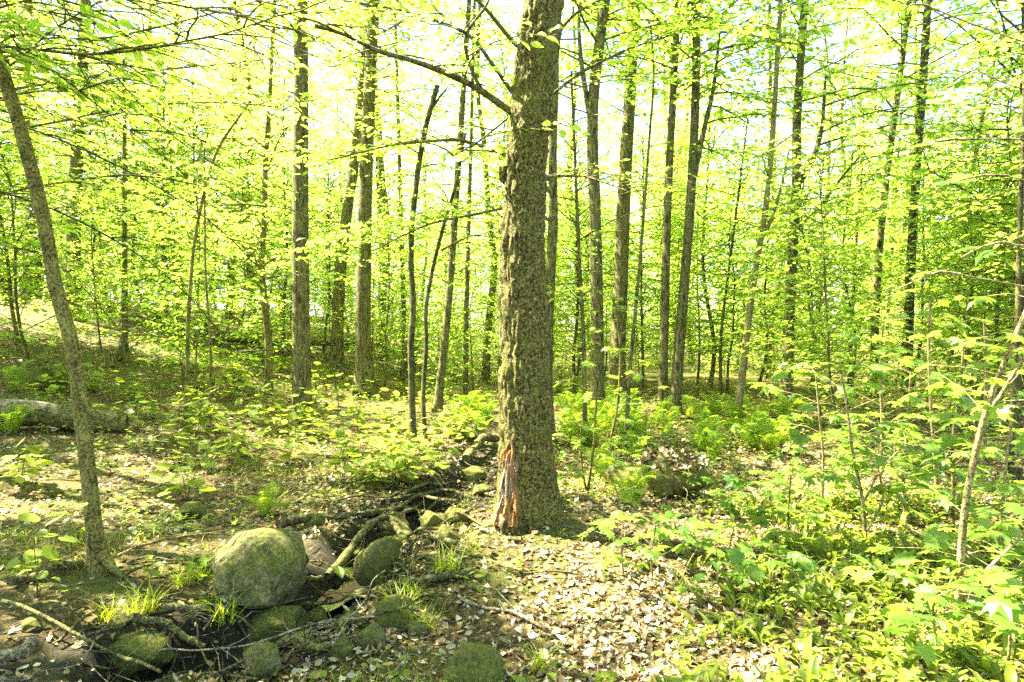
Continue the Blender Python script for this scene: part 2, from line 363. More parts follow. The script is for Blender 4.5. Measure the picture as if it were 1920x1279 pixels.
def in_patch(x, y, f=.75):
    k = np.zeros(len(x), bool)
    for G, r in PG: k |= np.hypot(x - G[0], y - G[1]) < r * f * (1 + .8 * vn(x * 5, y * 5, 21))
    return k
def off_pool(x, y, r=.3): return np.hypot((x - POOL[0]), (y - POOL[1]) * .8) > r
def blocked(x, y, rad, z0, z1):
    for G, r in PG:
        for z in np.linspace(z0, z1, 8):
            q = G + SUN * ((z - G[2]) / SUN[2])
            if math.hypot(q[0] - x, q[1] - y) < rad * .6 + r: return True
    return False

# ---------------------------------------------------------------- foliage growth
def spray(gw, L_, base, az, L, up=.25, droop=.25, leaf=.085, r0=.012, tw=.16, twl=.42, jit=.35, rng=RNG, lsp=.62, sides=5):
    """one branch with side twigs; wood goes to gw, leaf rows (P, D, N, S) are appended to L_"""
    n = 7; t = np.linspace(0, 1, n); wob = rng.normal(0, .05 * L, (n, 3)) * t[:, None]; wob[:, 2] *= .4
    dirh = np.array([math.cos(az), math.sin(az), 0])
    ax = base + L * t[:, None] * dirh + np.array([0, 0, 1.]) * (L * (up * t - droop * t * t))[:, None] + wob
    v, f = tube(ax, r0 * (1 - .85 * t) + .0012, sides); gw.add(v, f, rng.random())
    s = max(.12, .12 * L); k = 0; side = 1
    tot = L
    while s < tot:
        tt = s / L; p = np.array([np.interp(tt, t, ax[:, j]) for j in range(3)])
        l = L * twl * (1 - tt * .75) * rng.uniform(.6, 1.2) * (.55 + .45 * min(1, tt * 3)); side = -side
        a2 = az + side * rng.uniform(.6, 1.05); d = np.array([math.cos(a2), math.sin(a2), rng.normal(.02, .14)])
        if l > leaf and rng.random() < .6:
            v, f = tube(np.array([p, p + d * l * .5 + [0, 0, -.01], p + d * l + [0, 0, -.04 * l]]), [r0 * .22 * (1 - tt * .7) + .0008, r0 * .12 + .0006, .0006], 3); gw.add(v, f, rng.random())
        m = max(2, int(l / (leaf * lsp))); q = (np.arange(m) + .5) / m
        sg = np.where(np.arange(m) % 2 == 0, 1, -1)
        aa = a2 + sg * rng.uniform(.5, 1.0, m); aa[-1] = a2
        P = p + d * (l * q)[:, None]; P[:, 2] += rng.normal(0, .012, m) - .04 * l * q * q
        D = np.stack([np.cos(aa), np.sin(aa), rng.normal(-.22, .22, m)], 1)
        N = np.stack([rng.normal(0, jit, m), rng.normal(0, jit, m), np.ones(m)], 1)
        L_.append((P, D, N, leaf * rng.uniform(.45, 1.35, m)))
        s += tw * rng.uniform(.7, 1.3)
    return ax
def put_leaves(g, L_, tmpl, rng=RNG, carve=False, clear=None):
    if not L_: return 0
    P, D, N, S = [np.concatenate([a[i] for a in L_]) for i in range(4)]
    k = np.ones(len(P), bool)
    if carve: k &= keep(P)
    if clear is not None: k &= clear(P)
    leaves(g, P[k], D[k], N[k], S[k], tmpl, rng=rng); return int(k.sum())
def path_at(path, h):
    z = path[:, 2]; return np.array([np.interp(h, z, path[:, k]) for k in range(3)])

def trunk_geo(g, path, r0, r1, sides=16, flare=.5, rough=.06, seed=0, ring=.1):
    L = np.linalg.norm(np.diff(path, axis=0), axis=1).sum(); n = max(8, int(L / ring)); Q = smooth_path(path, n)
    t = np.linspace(0, 1, n); h = Q[:, 2] - Q[0, 2]
    r = r0 + (r1 - r0) * t ** .8; th = np.arange(sides) / sides
    lob = .5 + .5 * np.sin(th * 2 * PI * 4 + seed) * .7 + .5 * np.sin(th * 2 * PI * 3 + 2 * seed) * .3
    d = r[:, None] * (flare * np.exp(-np.clip(h, 0, 9) / (1.3 * r0 + .05))[:, None] * (.5 + lob[None]))
    d += r[:, None] * rough * 2 * (vnw(th[None], h[:, None] / (r0 * 4 + .05), 5, seed % 7) + .7 * vnw(th[None], h[:, None] / (r0 * 1.2 + .02), 9, seed % 5 + 1))
    Q = np.concatenate([[Q[0] - [0, 0, .15]], Q]); d = np.concatenate([d[:1] * 1.3, d]); r = np.concatenate([r[:1], r])
    v, f = tube(Q, r, sides, d); g.add(v, f, .5); return Q[1:]

def leafy_tree(name, path, r0, r1, bark, label, cat, group=None, h0=1.5, nb=22, L=(.7, 1.6), leaf=.085, lm=M_BEECH, tmpl=T_FAR, up=(.1, .4), seed=0, sides=14, rough=.06,
               flare=.5, carve=True, clear=None, limbs=(), tw=.16, twl=.42, top=True, dens=.62):
    rng = np.random.default_rng(seed + 100); base = path[0].copy(); root = empty(name, base, label, cat, group)
    path = path - base; gw = Geo(); Q = trunk_geo(gw, path, r0, r1, sides, flare, rough, seed); LL = []; H = path[-1, 2]
    rows = []
    for lp, lr in limbs:
        lp = lp - base; S = smooth_path(lp, 26); tt = np.linspace(0, 1, 26); v, f = tube(S, lr * (1 - .75 * tt) + .002, 8, lr * .25 * vnw(np.arange(8)[None] / 8, tt[:, None] * 14, 5, 2)); gw.add(v, f, .5)
        for q in np.linspace(.25, 1, max(3, int(np.linalg.norm(lp[-1] - lp[0]) / .3))):
            p = S[int(q * 25)]; e = S[min(25, int(q * 25) + 1)] - S[max(0, int(q * 25) - 1)]
            spray(gw, LL, p, math.atan2(e[1], e[0]) + rng.uniform(-1.2, 1.2), rng.uniform(*L) * .8, .2, .3, leaf, max(.005, lr * .3), tw, twl, rng=rng, lsp=dens)
    az = rng.random() * 6
    for i in range(nb):
        u = (i + rng.random()) / nb; h = h0 + (H - h0) * u; p = path_at(Q, h); az += 2.4 + rng.normal(0, .6)
        l = rng.uniform(*L) * rng.uniform(.6, 1.15) * (.5 + .5 * math.sin(PI * min(1, .12 + .8 * u)))
        if l < .05: continue
        spray(gw, LL, p, az, l, rng.uniform(*up), .25, leaf, max(.004, min(.25 * r0, .007 * l + .002)), tw, twl, rng=rng, lsp=dens)
    link('trunk', gw.mesh('trunk', bark), root)
    g = Geo()
    if carve or clear:
        Ls = [(a + base, b, c, d) for a, b, c, d in LL]; n = put_leaves(g, Ls, tmpl, rng, carve, clear)
        if n:
            g.V = [v - base for v in g.V]
    else: n = put_leaves(g, LL, tmpl, rng)
    if n: link('crown', g.mesh('crown', lm, False), root)
    return root

def px_path(pts, Y=None, extend=None, base=True):
    """pixel polyline from the foot upwards, standing at the depth of its foot"""
    b = ground(*pts[0]); Y = b[1] if Y is None else Y
    P = [b] + [at(x, y, Y) for x, y in pts[1:]]
    P = np.array(P)
    if extend and extend > P[-1, 2]:
        d = P[-1] - P[-2]; d = d / d[2]; d[:2] = np.clip(d[:2], -.12, .12); P = np.concatenate([P, [P[-1] + d * (extend - P[-1, 2]) * .5, P[-1] + d * (extend - P[-1, 2])]])
    return P
def px_at(pts, Y): return np.array([at(x, y, Y) for x, y in pts])

#%%TREES
# ---------------------------------------------------------------- the big birch-like tree in the middle
def main_tree():
    b = ground(988, 975); Y = b[1]
    c = np.array([at(x, y, Y) for x, y in [(990, 975), (989, 900), (987, 817), (984, 700), (982, 550), (979, 400), (985, 300), (998, 200), (1010, 100), (1019, 0)]]); c[0] = b
    d = c[-1] - c[-2]; d = d / d[2]; c = np.concatenate([c, [c[-1] + d * 3, c[-1] + d * np.array([.6, .6, 1]) * 9]])
    root = empty('forest_tree', b, 'thick central tree with flaky bark and an orange wound at its foot', 'tree')
    P = smooth_path(c - b, 700); P = P[P[:, 2] < 8]; n = len(P); h = P[:, 2]
    hp = np.array([0, .32, .67, 1.16, 1.8, 2.43, 2.85, 3.27, 4.1, 8]); wp = np.array([104, 103, 99, 95, 88, 78, 79, 82, 80, 60]) * .5 * Y / F
    r = np.interp(h, hp, wp); S = 220; th = np.arange(S) / S; t2 = th[None]; hh = h[:, None]
    r[:] = r * .97
    w = hh + .02 * vnw(t2, hh * 9, 14, 4)
    fur = np.abs(vnw(t2 + .012 * np.sin(hh * 7), w * 5, 30, 1)) * 2; fin = vnw(t2, hh * 45, 90, 2); fl = vnw(t2, hh * 26, 12, 3); big = vnw(t2, hh * 1.3, 4, 5); pl = vnw(t2, hh * 14, 24, 6)
    bi = sst(hh, 1.9, 2.6)          # higher up the bark curls in horizontal flakes
    d = .024 * (fur - .5) * (1 - .35 * bi) + .012 * fin + .02 * np.clip(fl, -.1, .5) * bi + .016 * big + .014 * np.sign(pl) * np.abs(pl) ** .5
    ang = t2 * 2 * PI
    # root flares; angles measured so that -y faces the camera
    Tn = None
    v, f = tube(P, 1.0, S); dirs = v.reshape(n, S, 3) - P[:, None]
    az = np.arctan2(dirs[..., 1], dirs[..., 0])
    fl_ = np.zeros((n, S))
    for a0, s, wd in ((-2.2, .62, .4), (-.2, .42, .4), (.9, .5, .5), (2.4, .5, .5), (-1.2, .1, .3)):
        dz = np.angle(np.exp(1j * (az - a0))); fl_ += s * np.exp(-(dz / wd) ** 2)
    d = d + r[:, None] * fl_ * np.exp(-hh / .22) + r[:, None] * .10 * np.exp(-hh / .4)
    V = P[:, None] + dirs * (r[:, None] + d)[..., None]
    V2 = np.concatenate([V[:1] - [0, 0, .25], V])
    i = np.arange(n)[:, None] * S; j = np.arange(S)[None]; Fq = np.stack([i + j, i + (j + 1) % S, i + S + (j + 1) % S, i + S + j], -1).reshape(-1, 4)
    g = Geo(); g.add(V2.reshape(-1, 3), Fq, .5); link('trunk', g.mesh('trunk', M_BARKM), root)
    # exposed wood of the wound: jagged patch a little proud of the surface on the left front
    g = Geo(); nu, nv_ = 46, 90
    a0 = -PI / 2 - .62; us = np.linspace(-1, 1, nu); vsn = np.linspace(0, 1, nv_)
    H0, H1 = .02, .60
    rows = []
    rng = np.random.default_rng(5); jag = np.interp(us, np.linspace(-1, 1, 14), rng.uniform(-.13, .08, 14))
    for q in vsn:
        wdt = .40 * (1 - .45 * q) * (1 + .0 * q); row = []
        for k, u in enumerate(us):
            hgt = H0 + (H1 + jag[k] - .1 * u * u - H0) * q; a = a0 + u * wdt + .06 * q + .16 * abs(u) * float(vn(q * 7 + 3 * (u > 0), 2.5, 30))
            ii = int(np.clip(np.searchsorted(h, hgt), 0, n - 1)); jj = int(np.argmin(np.abs(np.angle(np.exp(1j * (az[ii] - a))))))
            rr = np.linalg.norm(V[ii, jj] - P[ii]); sm = r[ii] * (1 + fl_[ii, jj] * math.exp(-h[ii] / .22) + .10 * math.exp(-h[ii] / .4))
            off = .04 - .07 * max(abs(u) - .82, 0) / .18 - .05 * max(q - .94, 0) / .06 + .022 * float(vn(u * 5 + 1.5 * float(vn(q * 3, u, 4)), q * 2.2, 31)) + .014 * float(vn(u * 16, q * 3.5, 32)) + .007 * float(vn(u * 40, q * 9, 33))
            row.append(P[ii] + np.array([math.cos(a), math.sin(a), 0]) * (sm + off))
        rows.append(row)
    Vw = np.array(rows); i = np.arange(nv_ - 1)[:, None] * nu; j = np.arange(nu - 1)[None]
    g.add(Vw.reshape(-1, 3), np.stack([i + j, i + j + 1, i + nu + j + 1, i + nu + j], -1).reshape(-1, 4), .5)
    o = link('exposed_wood', g.mesh('exposed_wood', M_WOOD), root); o['label'] = 'bare orange wood of the wound at the foot'
    # dark lump set in for the hollow under the wound
    g = Geo(); bm = rock_geo(.5, 3, 9); g.add(*bm)
    g.V[0] = g.V[0] * np.array([.03, .03, .06]) + (at(945, 985, Y - .42) - b)
    link('dark_lump', g.mesh('dark_lump', M_DARKW), root)
    # burl on the left edge
    g = Geo(); q = at(948, 324, Y) - b; vv, ff = rock_geo(.9, 4, 2, .6); g.add(vv * [.045, .06, .07] + q, ff); link('burl', g.mesh('burl', M_BARKM), root)
    # limb to the upper left, fork twig
    gw = Geo(); LL = []; rng = np.random.default_rng(21)
    lim = [at(x, y, Y - dy) - b for x, y, dy in [(962, 212, 0), (930, 190, .05), (890, 162, .12), (840, 138, .2), (770, 112, .3), (705, 95, .4), (640, 62, .5), (590, 48, .55)]]
    tw = [at(x, y, Y - dy) - b for x, y, dy in [(905, 172, .1), (885, 135, .12), (868, 80, .2), (880, 50, .25), (915, 10, .3), (930, -60, .3)]]
    tw2 = [at(x, y, Y - .1) - b for x, y in [(952, 222), (930, 240), (895, 268), (850, 292)]]
    for pp, rr in ((lim, .027), (tw, .014), (tw2, .007)):
        S_ = smooth_path(pp, 40); tt = np.linspace(0, 1, 40)
        v, f = tube(S_, rr * (1 - .7 * tt) + .002, 10, rr * .35 * vnw(np.arange(10)[None] / 10, tt[:, None] * 24, 5, 2)); gw.add(v, f, .5)
        for q in np.linspace(.3, 1, 9 if rr > .02 else 5):
            p = S_[int(q * 39)]; spray(gw, LL, p, rng.uniform(0, 6.28), rng.uniform(.4, .9), .25, .3, .095, .006, .14, .5, rng=rng)
    link('limb', gw.mesh('limb', M_BARK), root)
    # crown above the frame
    gc = Geo(); az_ = 0
    top = P[-1]
    for k in range(64):
        hz = 5. + 7.5 * k / 64; az_ += 2.4; p = np.array([np.interp(hz, c[:, 2] - b[2], (c - b)[:, q]) for q in range(3)])
        spray(gc, LL, p, az_, rng.uniform(2., 3.6) * (1 - .4 * k / 64), .35, .2, .12, .03, .25, .45, rng=rng)
    v, f = tube(smooth_path(np.concatenate([[top - [0, 0, .1]], (c - b)[-1:]]), 20), np.linspace(r[-1], .03, 20), 12); gc.add(v, f, .5)
    link('upper_branches', gc.mesh('upper_branches', M_BARK), root)
    g = Geo(); put_leaves(g, [(a + b, d_, n_, s) for a, d_, n_, s in LL], T_BEECH, rng, True); g.V = [v - b for v in g.V]
    link('crown', g.mesh('crown', M_BEECH, False), root)

def rock_geo(seed, sub=4, facets=8, amp=.18, planes=()):
    """unit rock: subdivided icosphere flattened by a few planes and roughened"""
    import bmesh
    bm = bmesh.new(); bmesh.ops.create_icosphere(bm, subdivisions=sub, radius=1.0)
    V = np.array([v.co[:] for v in bm.verts]); Fa = np.array([[v.index for v in f.verts] for f in bm.faces]); bm.free()
    rng = np.random.default_rng(int(seed * 100) + 5)
    for pn, po in planes:
        pn = nrm(np.array(pn, float)); d = V @ pn - po; V = V - np.where(d > 0, d * .9, 0)[:, None] * pn
    for _ in range(facets):
        n = nrm(rng.standard_normal(3)); o = rng.uniform(.5, .82); d = V @ n - o; V = V - np.where(d > 0, d * .93, 0)[:, None] * n
    q = seed * 5
    V = V * (1 + 1.25 * amp * (vn(V[:, 0] * 1.6 + q, V[:, 1] * 1.6 + V[:, 2] * 1.3 + q) + .4 * vn(V[:, 0] * 4 + V[:, 2] * 3, V[:, 1] * 4 - V[:, 2] * 2 + q) + .15 * vn(V[:, 0] * 13 + V[:, 2] * 9, V[:, 1] * 13 - V[:, 2] * 8 + q)))[:, None]
    return V, Fa
main_tree()

# ---------------------------------------------------------------- trees named one by one: (path px from the foot up, trunk widths px foot/top, options)
def named(pts, w0, w1, label, H, kind, seed, limbs=(), group=None, cat='tree', **kw):
    p = px_path(pts, extend=None); Y = p[0][1]; s = .5 * Y / F
    if seed != 1: w0, w1 = (w0 * .78 if w0 >= 12 else w0 * .9), min(w1 * .95, w0 * .78)
    seen_top = p[-1, 2]; p = px_path(pts, extend=H)
    L = [(px_at(l, Y + dy), wl * s) for l, wl, dy in limbs]
    k = dict(tall=dict(h0=max(5.5, H * .38), nb=70, L=(1.6, 3.6), leaf=.14, tw=.2, dens=.5, lm=M_MAPLE, up=(.1, .8), bark=M_BARK, sides=18),
             sap=dict(h0=1.3, nb=30, L=(.6, 1.7), leaf=.09, tw=.13, dens=.52, lm=M_BEECH, up=(.0, .7), bark=M_SMOOTH, sides=10),
             pole=dict(h0=2.2, nb=36, L=(.8, 2.1), leaf=.1, tw=.14, dens=.52, lm=M_MAPLE, up=(.0, .7), bark=M_BARK, sides=12))[kind]
    k.update(kw); bark = k.pop('bark')
    r0 = w0 * s; r1 = max(.012, min(w1 * s, r0) * (seen_top / max(H, seen_top)) ** .5 if H > seen_top else w1 * s)
    r1 = r1 if H <= seen_top else max(.012, w1 * s * .6)
    return leafy_tree('forest_tree' if kind == 'tall' else 'sapling', p, r0, r1, bark, label, cat, group, seed=seed, limbs=L, **k)

# left to right in the photograph
named([(190, 1072), (177, 1005), (167, 880), (162, 860), (150, 760), (145, 690), (127, 610), (102, 540), (90, 450), (68, 350), (40, 250), (11, 150), (-30, 40), (-70, -80)], 29, 25, 'leaning smooth-barked tree at the left that bends towards the frame edge', 7.5, 'sap', 1, h0=4.3, nb=60, L=(.9, 2.2), bark=M_SMOOTH, sides=48, rough=.07, flare=.8, limbs=[([(188, 1035), (208, 1062), (232, 1084), (250, 1092)], 20, -.06)])
named([(138, 600), (136, 480), (142, 330), (150, 190)], 38, 26, 'dark hemlock trunk standing right behind the leaning tree', 12, 'tall', 2, h0=2.6, nb=60, L=(1.8, 3.8), leaf=.15, lm=M_HEM, tmpl=T_NEEDLE, up=(-.1, .2), tw=.1, dens=.2)
named([(60, 560), (62, 450), (60, 300), (55, 150)], 36, 26, 'broad dim trunk up the slope at the far left', 14, 'tall', 3)
named([(235, 680), (234, 560), (234, 400), (233, 230)], 15, 9, 'thin straight pole rising from the leafy slope beside the dark curved twig', 7, 'sap', 4, bark=M_BARK, h0=2.4, nb=44, L=(.8, 2.2))
named([(192, 560), (190, 450), (192, 300)], 26, 20, 'trunk on the hilltop just right of the dark hemlock', 13, 'tall', 5)
named([(345, 805), (352, 700), (352, 600), (362, 470), (372, 410), (395, 310), (415, 265), (470, 190)], 9, 5, 'slender wavy sapling left of the green-barked tree, its stem bending right at the top', 4.4, 'sap', 6, h0=2.6, nb=12, L=(.4, 1.1), limbs=[([(372, 410), (366, 350), (380, 240)], 3, 0)])
named([(392, 790), (396, 650), (385, 520), (384, 400)], 6, 4, 'hair-thin sapling just right of the slender wavy one', 4, 'sap', 7, nb=10, L=(.4, .9))
named([(503, 738), (505, 660), (498, 580), (489, 500), (495, 420), (497, 310), (505, 200), (512, 60)], 20, 11, 'green-barked young tree with curved side branches left of the straight furrowed trunk', 8, 'sap', 8, h0=2.2, nb=44, L=(.9, 2.2),
      limbs=[([(489, 510), (470, 470), (420, 440), (340, 418)], 5, .2), ([(490, 540), (455, 500), (400, 490)], 4, -.2), ([(492, 500), (520, 480), (590, 476)], 4, -.3), ([(497, 330), (525, 255), (560, 215)], 5, .2), ([(494, 430), (470, 390), (440, 350)], 4, -.3)])
named([(566, 792), (566, 700), (564, 560), (563, 420), (564, 260), (564, 50)], 46, 27, 'straight furrowed trunk standing alone left of the big central tree', 15, 'tall', 9, nb=100, rough=.035, sides=28, flare=.55)
named([(432, 600), (434, 500), (436, 380)], 22, 14, 'distant dark trunk in the bright gap left of the green-barked tree', 12, 'tall', 10)
named([(631, 702), (634, 560), (645, 430), (662, 330), (672, 230)], 32, 18, 'grey trunk leaning right, behind the straight furrowed trunk', 14, 'tall', 11)
named([(685, 742), (680, 620), (683, 480), (686, 330), (692, 180), (698, 60)], 40, 28, 'stout trunk with a flared foot behind the two crooked saplings', 15, 'tall', 12, flare=.8)
named([(714, 650), (716, 520), (712, 380), (704, 150)], 20, 14, 'dark trunk close behind the stout flared one', 14, 'tall', 13)
named([(775, 832), (772, 740), (770, 640), (776, 570), (770, 500), (772, 420), (786, 300), (800, 230), (820, 160)], 17, 10, 'crooked dark sapling with a forked top, left of the pair before the big tree', 4.6, 'sap', 14, bark=M_DARKW, h0=2.4, nb=16, L=(.4, 1.2), limbs=[([(812, 200), (826, 180), (842, 160)], 5, 0)])
named([(796, 822), (793, 740), (800, 640), (797, 580), (812, 500), (832, 420), (856, 345), (872, 250)], 12, 6, 'thin dark sapling leaning right, right of the pair before the big tree', 4.2, 'sap', 15, bark=M_DARKW, h0=2.0, nb=14, L=(.4, 1.1), limbs=[([(826, 470), (855, 455), (885, 440), (930, 446)], 4, -.2)])
named([(820, 772), (832, 660), (842, 560), (850, 450), (858, 330), (868, 180)], 21, 13, 'reddish-brown leaning trunk between the thin sapling and the big tree', 10, 'pole', 16)
named([(872, 745), (874, 600), (878, 450), (882, 300)], 14, 9, 'slim trunk just left of the big central tree', 9, 'pole', 17)
named([(760, 720), (757, 600), (754, 480), (750, 340)], 14, 9, 'dim pole behind the crooked dark sapling', 10, 'pole', 18)
named([(1098, 835), (1096, 740), (1094, 620), (1086, 480), (1080, 340)], 11, 7, 'thin speckled stem just right of the big central tree', 5, 'sap', 19, bark=M_BARK)
named([(1040, 590), (1048, 480), (1062, 360), (1068, 270), (1076, 190)], 7, 5, 'thin wavy stem leaning right beside the edge of the big tree', 8, 'sap', 20, bark=M_DARKW, h0=3)
named([(1121, 782), (1120, 640), (1118, 500), (1114, 340), (1108, 230), (1118, 120), (1132, 20)], 34, 24, 'tall furrowed trunk with a drooping vine-like branch right of the big tree', 15, 'tall', 21, rough=.035,
      limbs=[([(1108, 225), (1094, 150), (1084, 60), (1090, -30)], 12, 0)])
named([(1156, 752), (1158, 640), (1165, 520), (1169, 380), (1178, 230), (1186, 80), (1192, 0)], 40, 24, 'broad trunk right behind the tall furrowed one with the drooping branch', 16, 'tall', 22, limbs=[([(1177, 130), (1160, 115), (1148, 70)], 5, 0)])
named([(1173, 842), (1180, 700), (1192, 580), (1205, 430), (1216, 280), (1228, 130), (1218, 40)], 10, 6, 'thin spotted sapling rising in front of the broad trunk', 5.5, 'sap', 23, bark=M_BARK, h0=1.6, lm=M_MAPLE, nb=14, L=(.4, 1.0))
named([(1242, 776), (1245, 640), (1248, 500), (1253, 350), (1262, 180), (1268, 60)], 23, 15, 'left trunk of the close-set pair right of the thin spotted sapling', 14, 'tall', 24)
named([(1265, 778), (1273, 660), (1284, 520), (1294, 390), (1300, 300), (1304, 200), (1306, 60)], 28, 15, 'right trunk of the close-set pair, leaning right and forked above', 14, 'tall', 25, limbs=[([(1298, 345), (1316, 260), (1338, 170), (1350, 60)], 13, .1)])
named([(1382, 786), (1394, 690), (1404, 590), (1420, 480), (1432, 420), (1446, 300), (1452, 200)], 19, 11, 'yellowish smooth tree leaning right among the ferns', 9, 'pole', 26, bark=M_TAN, h0=2.6, limbs=[([(1426, 450), (1444, 420), (1466, 350), (1480, 280)], 9, 0)])
named([(1474, 766), (1478, 640), (1484, 500), (1488, 430), (1496, 340), (1492, 240), (1500, 130)], 29, 15, 'forked dark trunk with a rising side branch at the right', 14, 'tall', 27, limbs=[([(1500, 340), (1526, 300), (1542, 240), (1548, 140)], 13, .1), ([(1490, 430), (1530, 400), (1580, 330), (1620, 285)], 8, -.2)])
named([(1700, 760), (1702, 640), (1708, 480), (1718, 320), (1730, 170), (1740, 0)], 25, 16, 'dark slim trunk rising the full height at the right', 15, 'tall', 28, bark=M_DARKW)
named([(1776, 735), (1790, 600), (1804, 470), (1822, 330), (1842, 220), (1868, 90)], 12, 8, 'thin pole leaning right beside the dark slim trunk', 8, 'pole', 29, bark=M_BARK)
named([(1812, 720), (1815, 560), (1822, 430), (1850, 330)], 7, 5, 'whip-thin stem right of the thin leaning pole', 5, 'sap', 30, bark=M_DARKW, lm=M_MAPLE)
named([(1640, 745), (1640, 600), (1650, 450), (1662, 330), (1680, 200)], 20, 14, 'faint trunk left of the dark slim one, half hidden in leaves', 13, 'tall', 31)
named([(1592, 735), (1598, 600), (1606, 440), (1612, 370)], 9, 6, 'slim stem in the leaves right of the forked dark trunk', 6, 'pole', 32)
named([(1895, 880), (1900, 740), (1908, 600), (1912, 430), (1918, 260)], 14, 10, 'thin dark stem at the right edge beside the sawn stump', 7, 'sap', 33, bark=M_DARKW, lm=M_MAPLE, h0=2.2)
named([(1352, 755), (1350, 640), (1362, 540), (1374, 450)], 8, 5, 'thin dark stem with a bend left of the yellowish tree', 6, 'pole', 34, bark=M_DARKW)
named([(1660, 720), (1664, 600), (1672, 480)], 8, 6, 'small far stem just left of the dark slim trunk', 8, 'pole', 35, bark=M_DARKW)

for k, (x, y, H, lab) in enumerate([(-7.6, 5.2, 12, 'tall shade tree added outside the frame on the left, level with the central tree'), (-9.4, 8.4, 13, 'tall shade tree added outside the frame at the left, farther up the slope'), (-5.4, 3.0, 10, 'shade tree added outside the frame at the left, nearest the camera'), (-4.3, 1.2, 11, 'shade tree added outside the frame beside the camera'), (-11.5, 10.5, 13, 'tall shade tree added outside the frame at the far left')]):  # unseen trees added so that their crowns shade the foreground
    leafy_tree('forest_tree', np.array([[x, y, T1(x, y)], [x + .1, y, 4], [x, y + .1, H]]), .14, .05, M_BARK, lab, 'tree', None, 3.6, 70, (1.6, 3.6), .13, M_BEECH, T_FAR, (.0, .7), 700 + k, 14, tw=.2, dens=.5)
# ---------------------------------------------------------------- tree models copied through the wood behind
def model(seed, H, r0, bark, lm, h0, nb, L, leaf, up, sides=10, tmpl=T_FAR, tw=.16, dens=.62):
    rng = np.random.default_rng(seed); n = 9; z = np.linspace(0, H, n); bend = np.cumsum(rng.normal(0, .05 * H / n * 2.2, (n, 2)), axis=0)
    p = np.column_stack([bend, z]); p[0, :2] = 0
    o = leafy_tree('forest_tree', p, r0, r0 * .25, bark, 'x', 'tree', None, h0, nb, L, leaf, lm, tmpl, up, seed, sides, carve=False, tw=tw, dens=dens)
    print('MODEL', seed, [len(c.data.polygons) for c in o.children])
    return o
MODELS = {'under': [], 'tall': []}
for i in range(7):
    MODELS['under'].append((model(300 + i, [3.2, 4.2, 5, 5.6, 6.4, 7.2, 8][i], [.02, .025, .03, .035, .045, .05, .06][i], [M_SMOOTH, M_BARK, M_DARKW][i % 3], [M_BEECH, M_MAPLE][i % 2], .4 + .08 * i, 50 + 8 * i, (.7 + .06 * i, 1.8 + .15 * i), .11, (.0, 1.1), 8, tw=.13, dens=.46), 1.4 + .1 * i))
for i in range(5):
    MODELS['tall'].append((model(400 + i, [14, 16, 17, 15, 19][i], [.11, .15, .17, .13, .2][i], [M_BARK, M_BARK, M_DARKW, M_BARK, M_BARK][i], [M_MAPLE, M_BEECH][i % 2], [4.2, 5, 6, 4.5, 6.5][i], 64, (1.7, 3.6), .16, (.0, .9), 12, tw=.2, dens=.5), 2.6))
MODELS['bush'] = [(model(500 + i, [1.5, 2.0, 2.5][i], .012, M_DARKW, [M_MAPLE, M_BEECH][i % 2], .1, 34 + 8 * i, (.5, 1.2), .1, (.0, 1.0), 6, tw=.12, dens=.5), 1.0) for i in range(3)]
NAMEDPX = [138, 500, 564, 685, 780, 840, 985, 1120, 1160, 1250, 1285, 1400, 1485, 1705]
placed = []
def zone(px):
    for lim, t in ((180, 'behind the leaning tree'), (460, 'left of the green-barked tree'), (760, 'around the straight furrowed trunk'), (960, 'just left of the big tree'),
                   (1215, 'just right of the big tree'), (1440, 'around the close-set pair of trunks'), (1680, 'around the forked dark trunk')):
        if px < lim: return t
    return 'right of the dark slim trunk'
def scatter(kind, n, y0, y1, sep, rng, words, name, used, pw=1.0):
    k = 0; tries = 0
    while k < n and tries < n * 60:
        tries += 1; y = y0 + (y1 - y0) * rng.random() ** pw; x = rng.uniform(-1, 1) * (.82 * y + 1.5)
        if kind == 'under' and y < 12 and abs(x - .1 * y * 0) < 0: continue
        if any((x - a) ** 2 + (y - b) ** 2 < (sep * (1 + y / 40)) ** 2 for a, b in placed): continue
        if chan_dist(np.array([x]), np.array([y]))[0] < .9 and y < 16: continue
        if kind != 'bush' and y < 32 and x > .25 * y and rng.random() < (.78 if kind == 'under' else .4): continue
        if kind == 'under' and y < 15.5 and abs(x) < .75 * y:
            qx = to_px((x, y, 0))[0]
            if any(abs(qx - q) < .5 * F / y for q in NAMEDPX): continue
        mi = rng.integers(len(MODELS[kind])); o, rad = MODELS[kind][mi]; sc = rng.uniform(.85, 1.15)
        z = T1(x, y); H = (4 + .8 * mi) if kind == 'under' else (2 if kind == 'bush' else 15)
        if blocked(x, y, rad * sc, z + (5 if kind == 'tall' else 1), z + H): continue
        px, py = to_px((x, y, z + 2)); d = 'near' if y < 20 else ('far' if y < 36 else 'distant')
        lab = '%s %s %s' % (d, words, zone(px))
        grp = '%s %s %s' % (d, name, zone(px))
        key = (kind, mi); c = o
        if key in used: c = copy_tree(o, (x, y, z - .05), rng.uniform(0, 6.28), sc, lab, grp)
        else:
            used.add(key); o.location = (x, y, z - .05); o.rotation_euler = (0, 0, rng.uniform(0, 6.28)); o.scale = (sc,) * 3; o['label'] = lab; o['group'] = grp
        c.name = {'under': 'sapling', 'bush': 'shrub', 'tall': 'forest_tree'}[kind]
        if kind == 'bush': c['category'] = 'shrub'
        placed.append((x, y)); k += 1
RS = np.random.default_rng(77); USED = set()
for o in list(COL.objects):
    if o.parent is None and o.get('category') == 'tree' and o['label'] != 'x': placed.append((o.location.x, o.location.y))
scatter('under', 54, 8.5, 19, .9, RS, 'leafy understory sapling', 'understory saplings', USED)
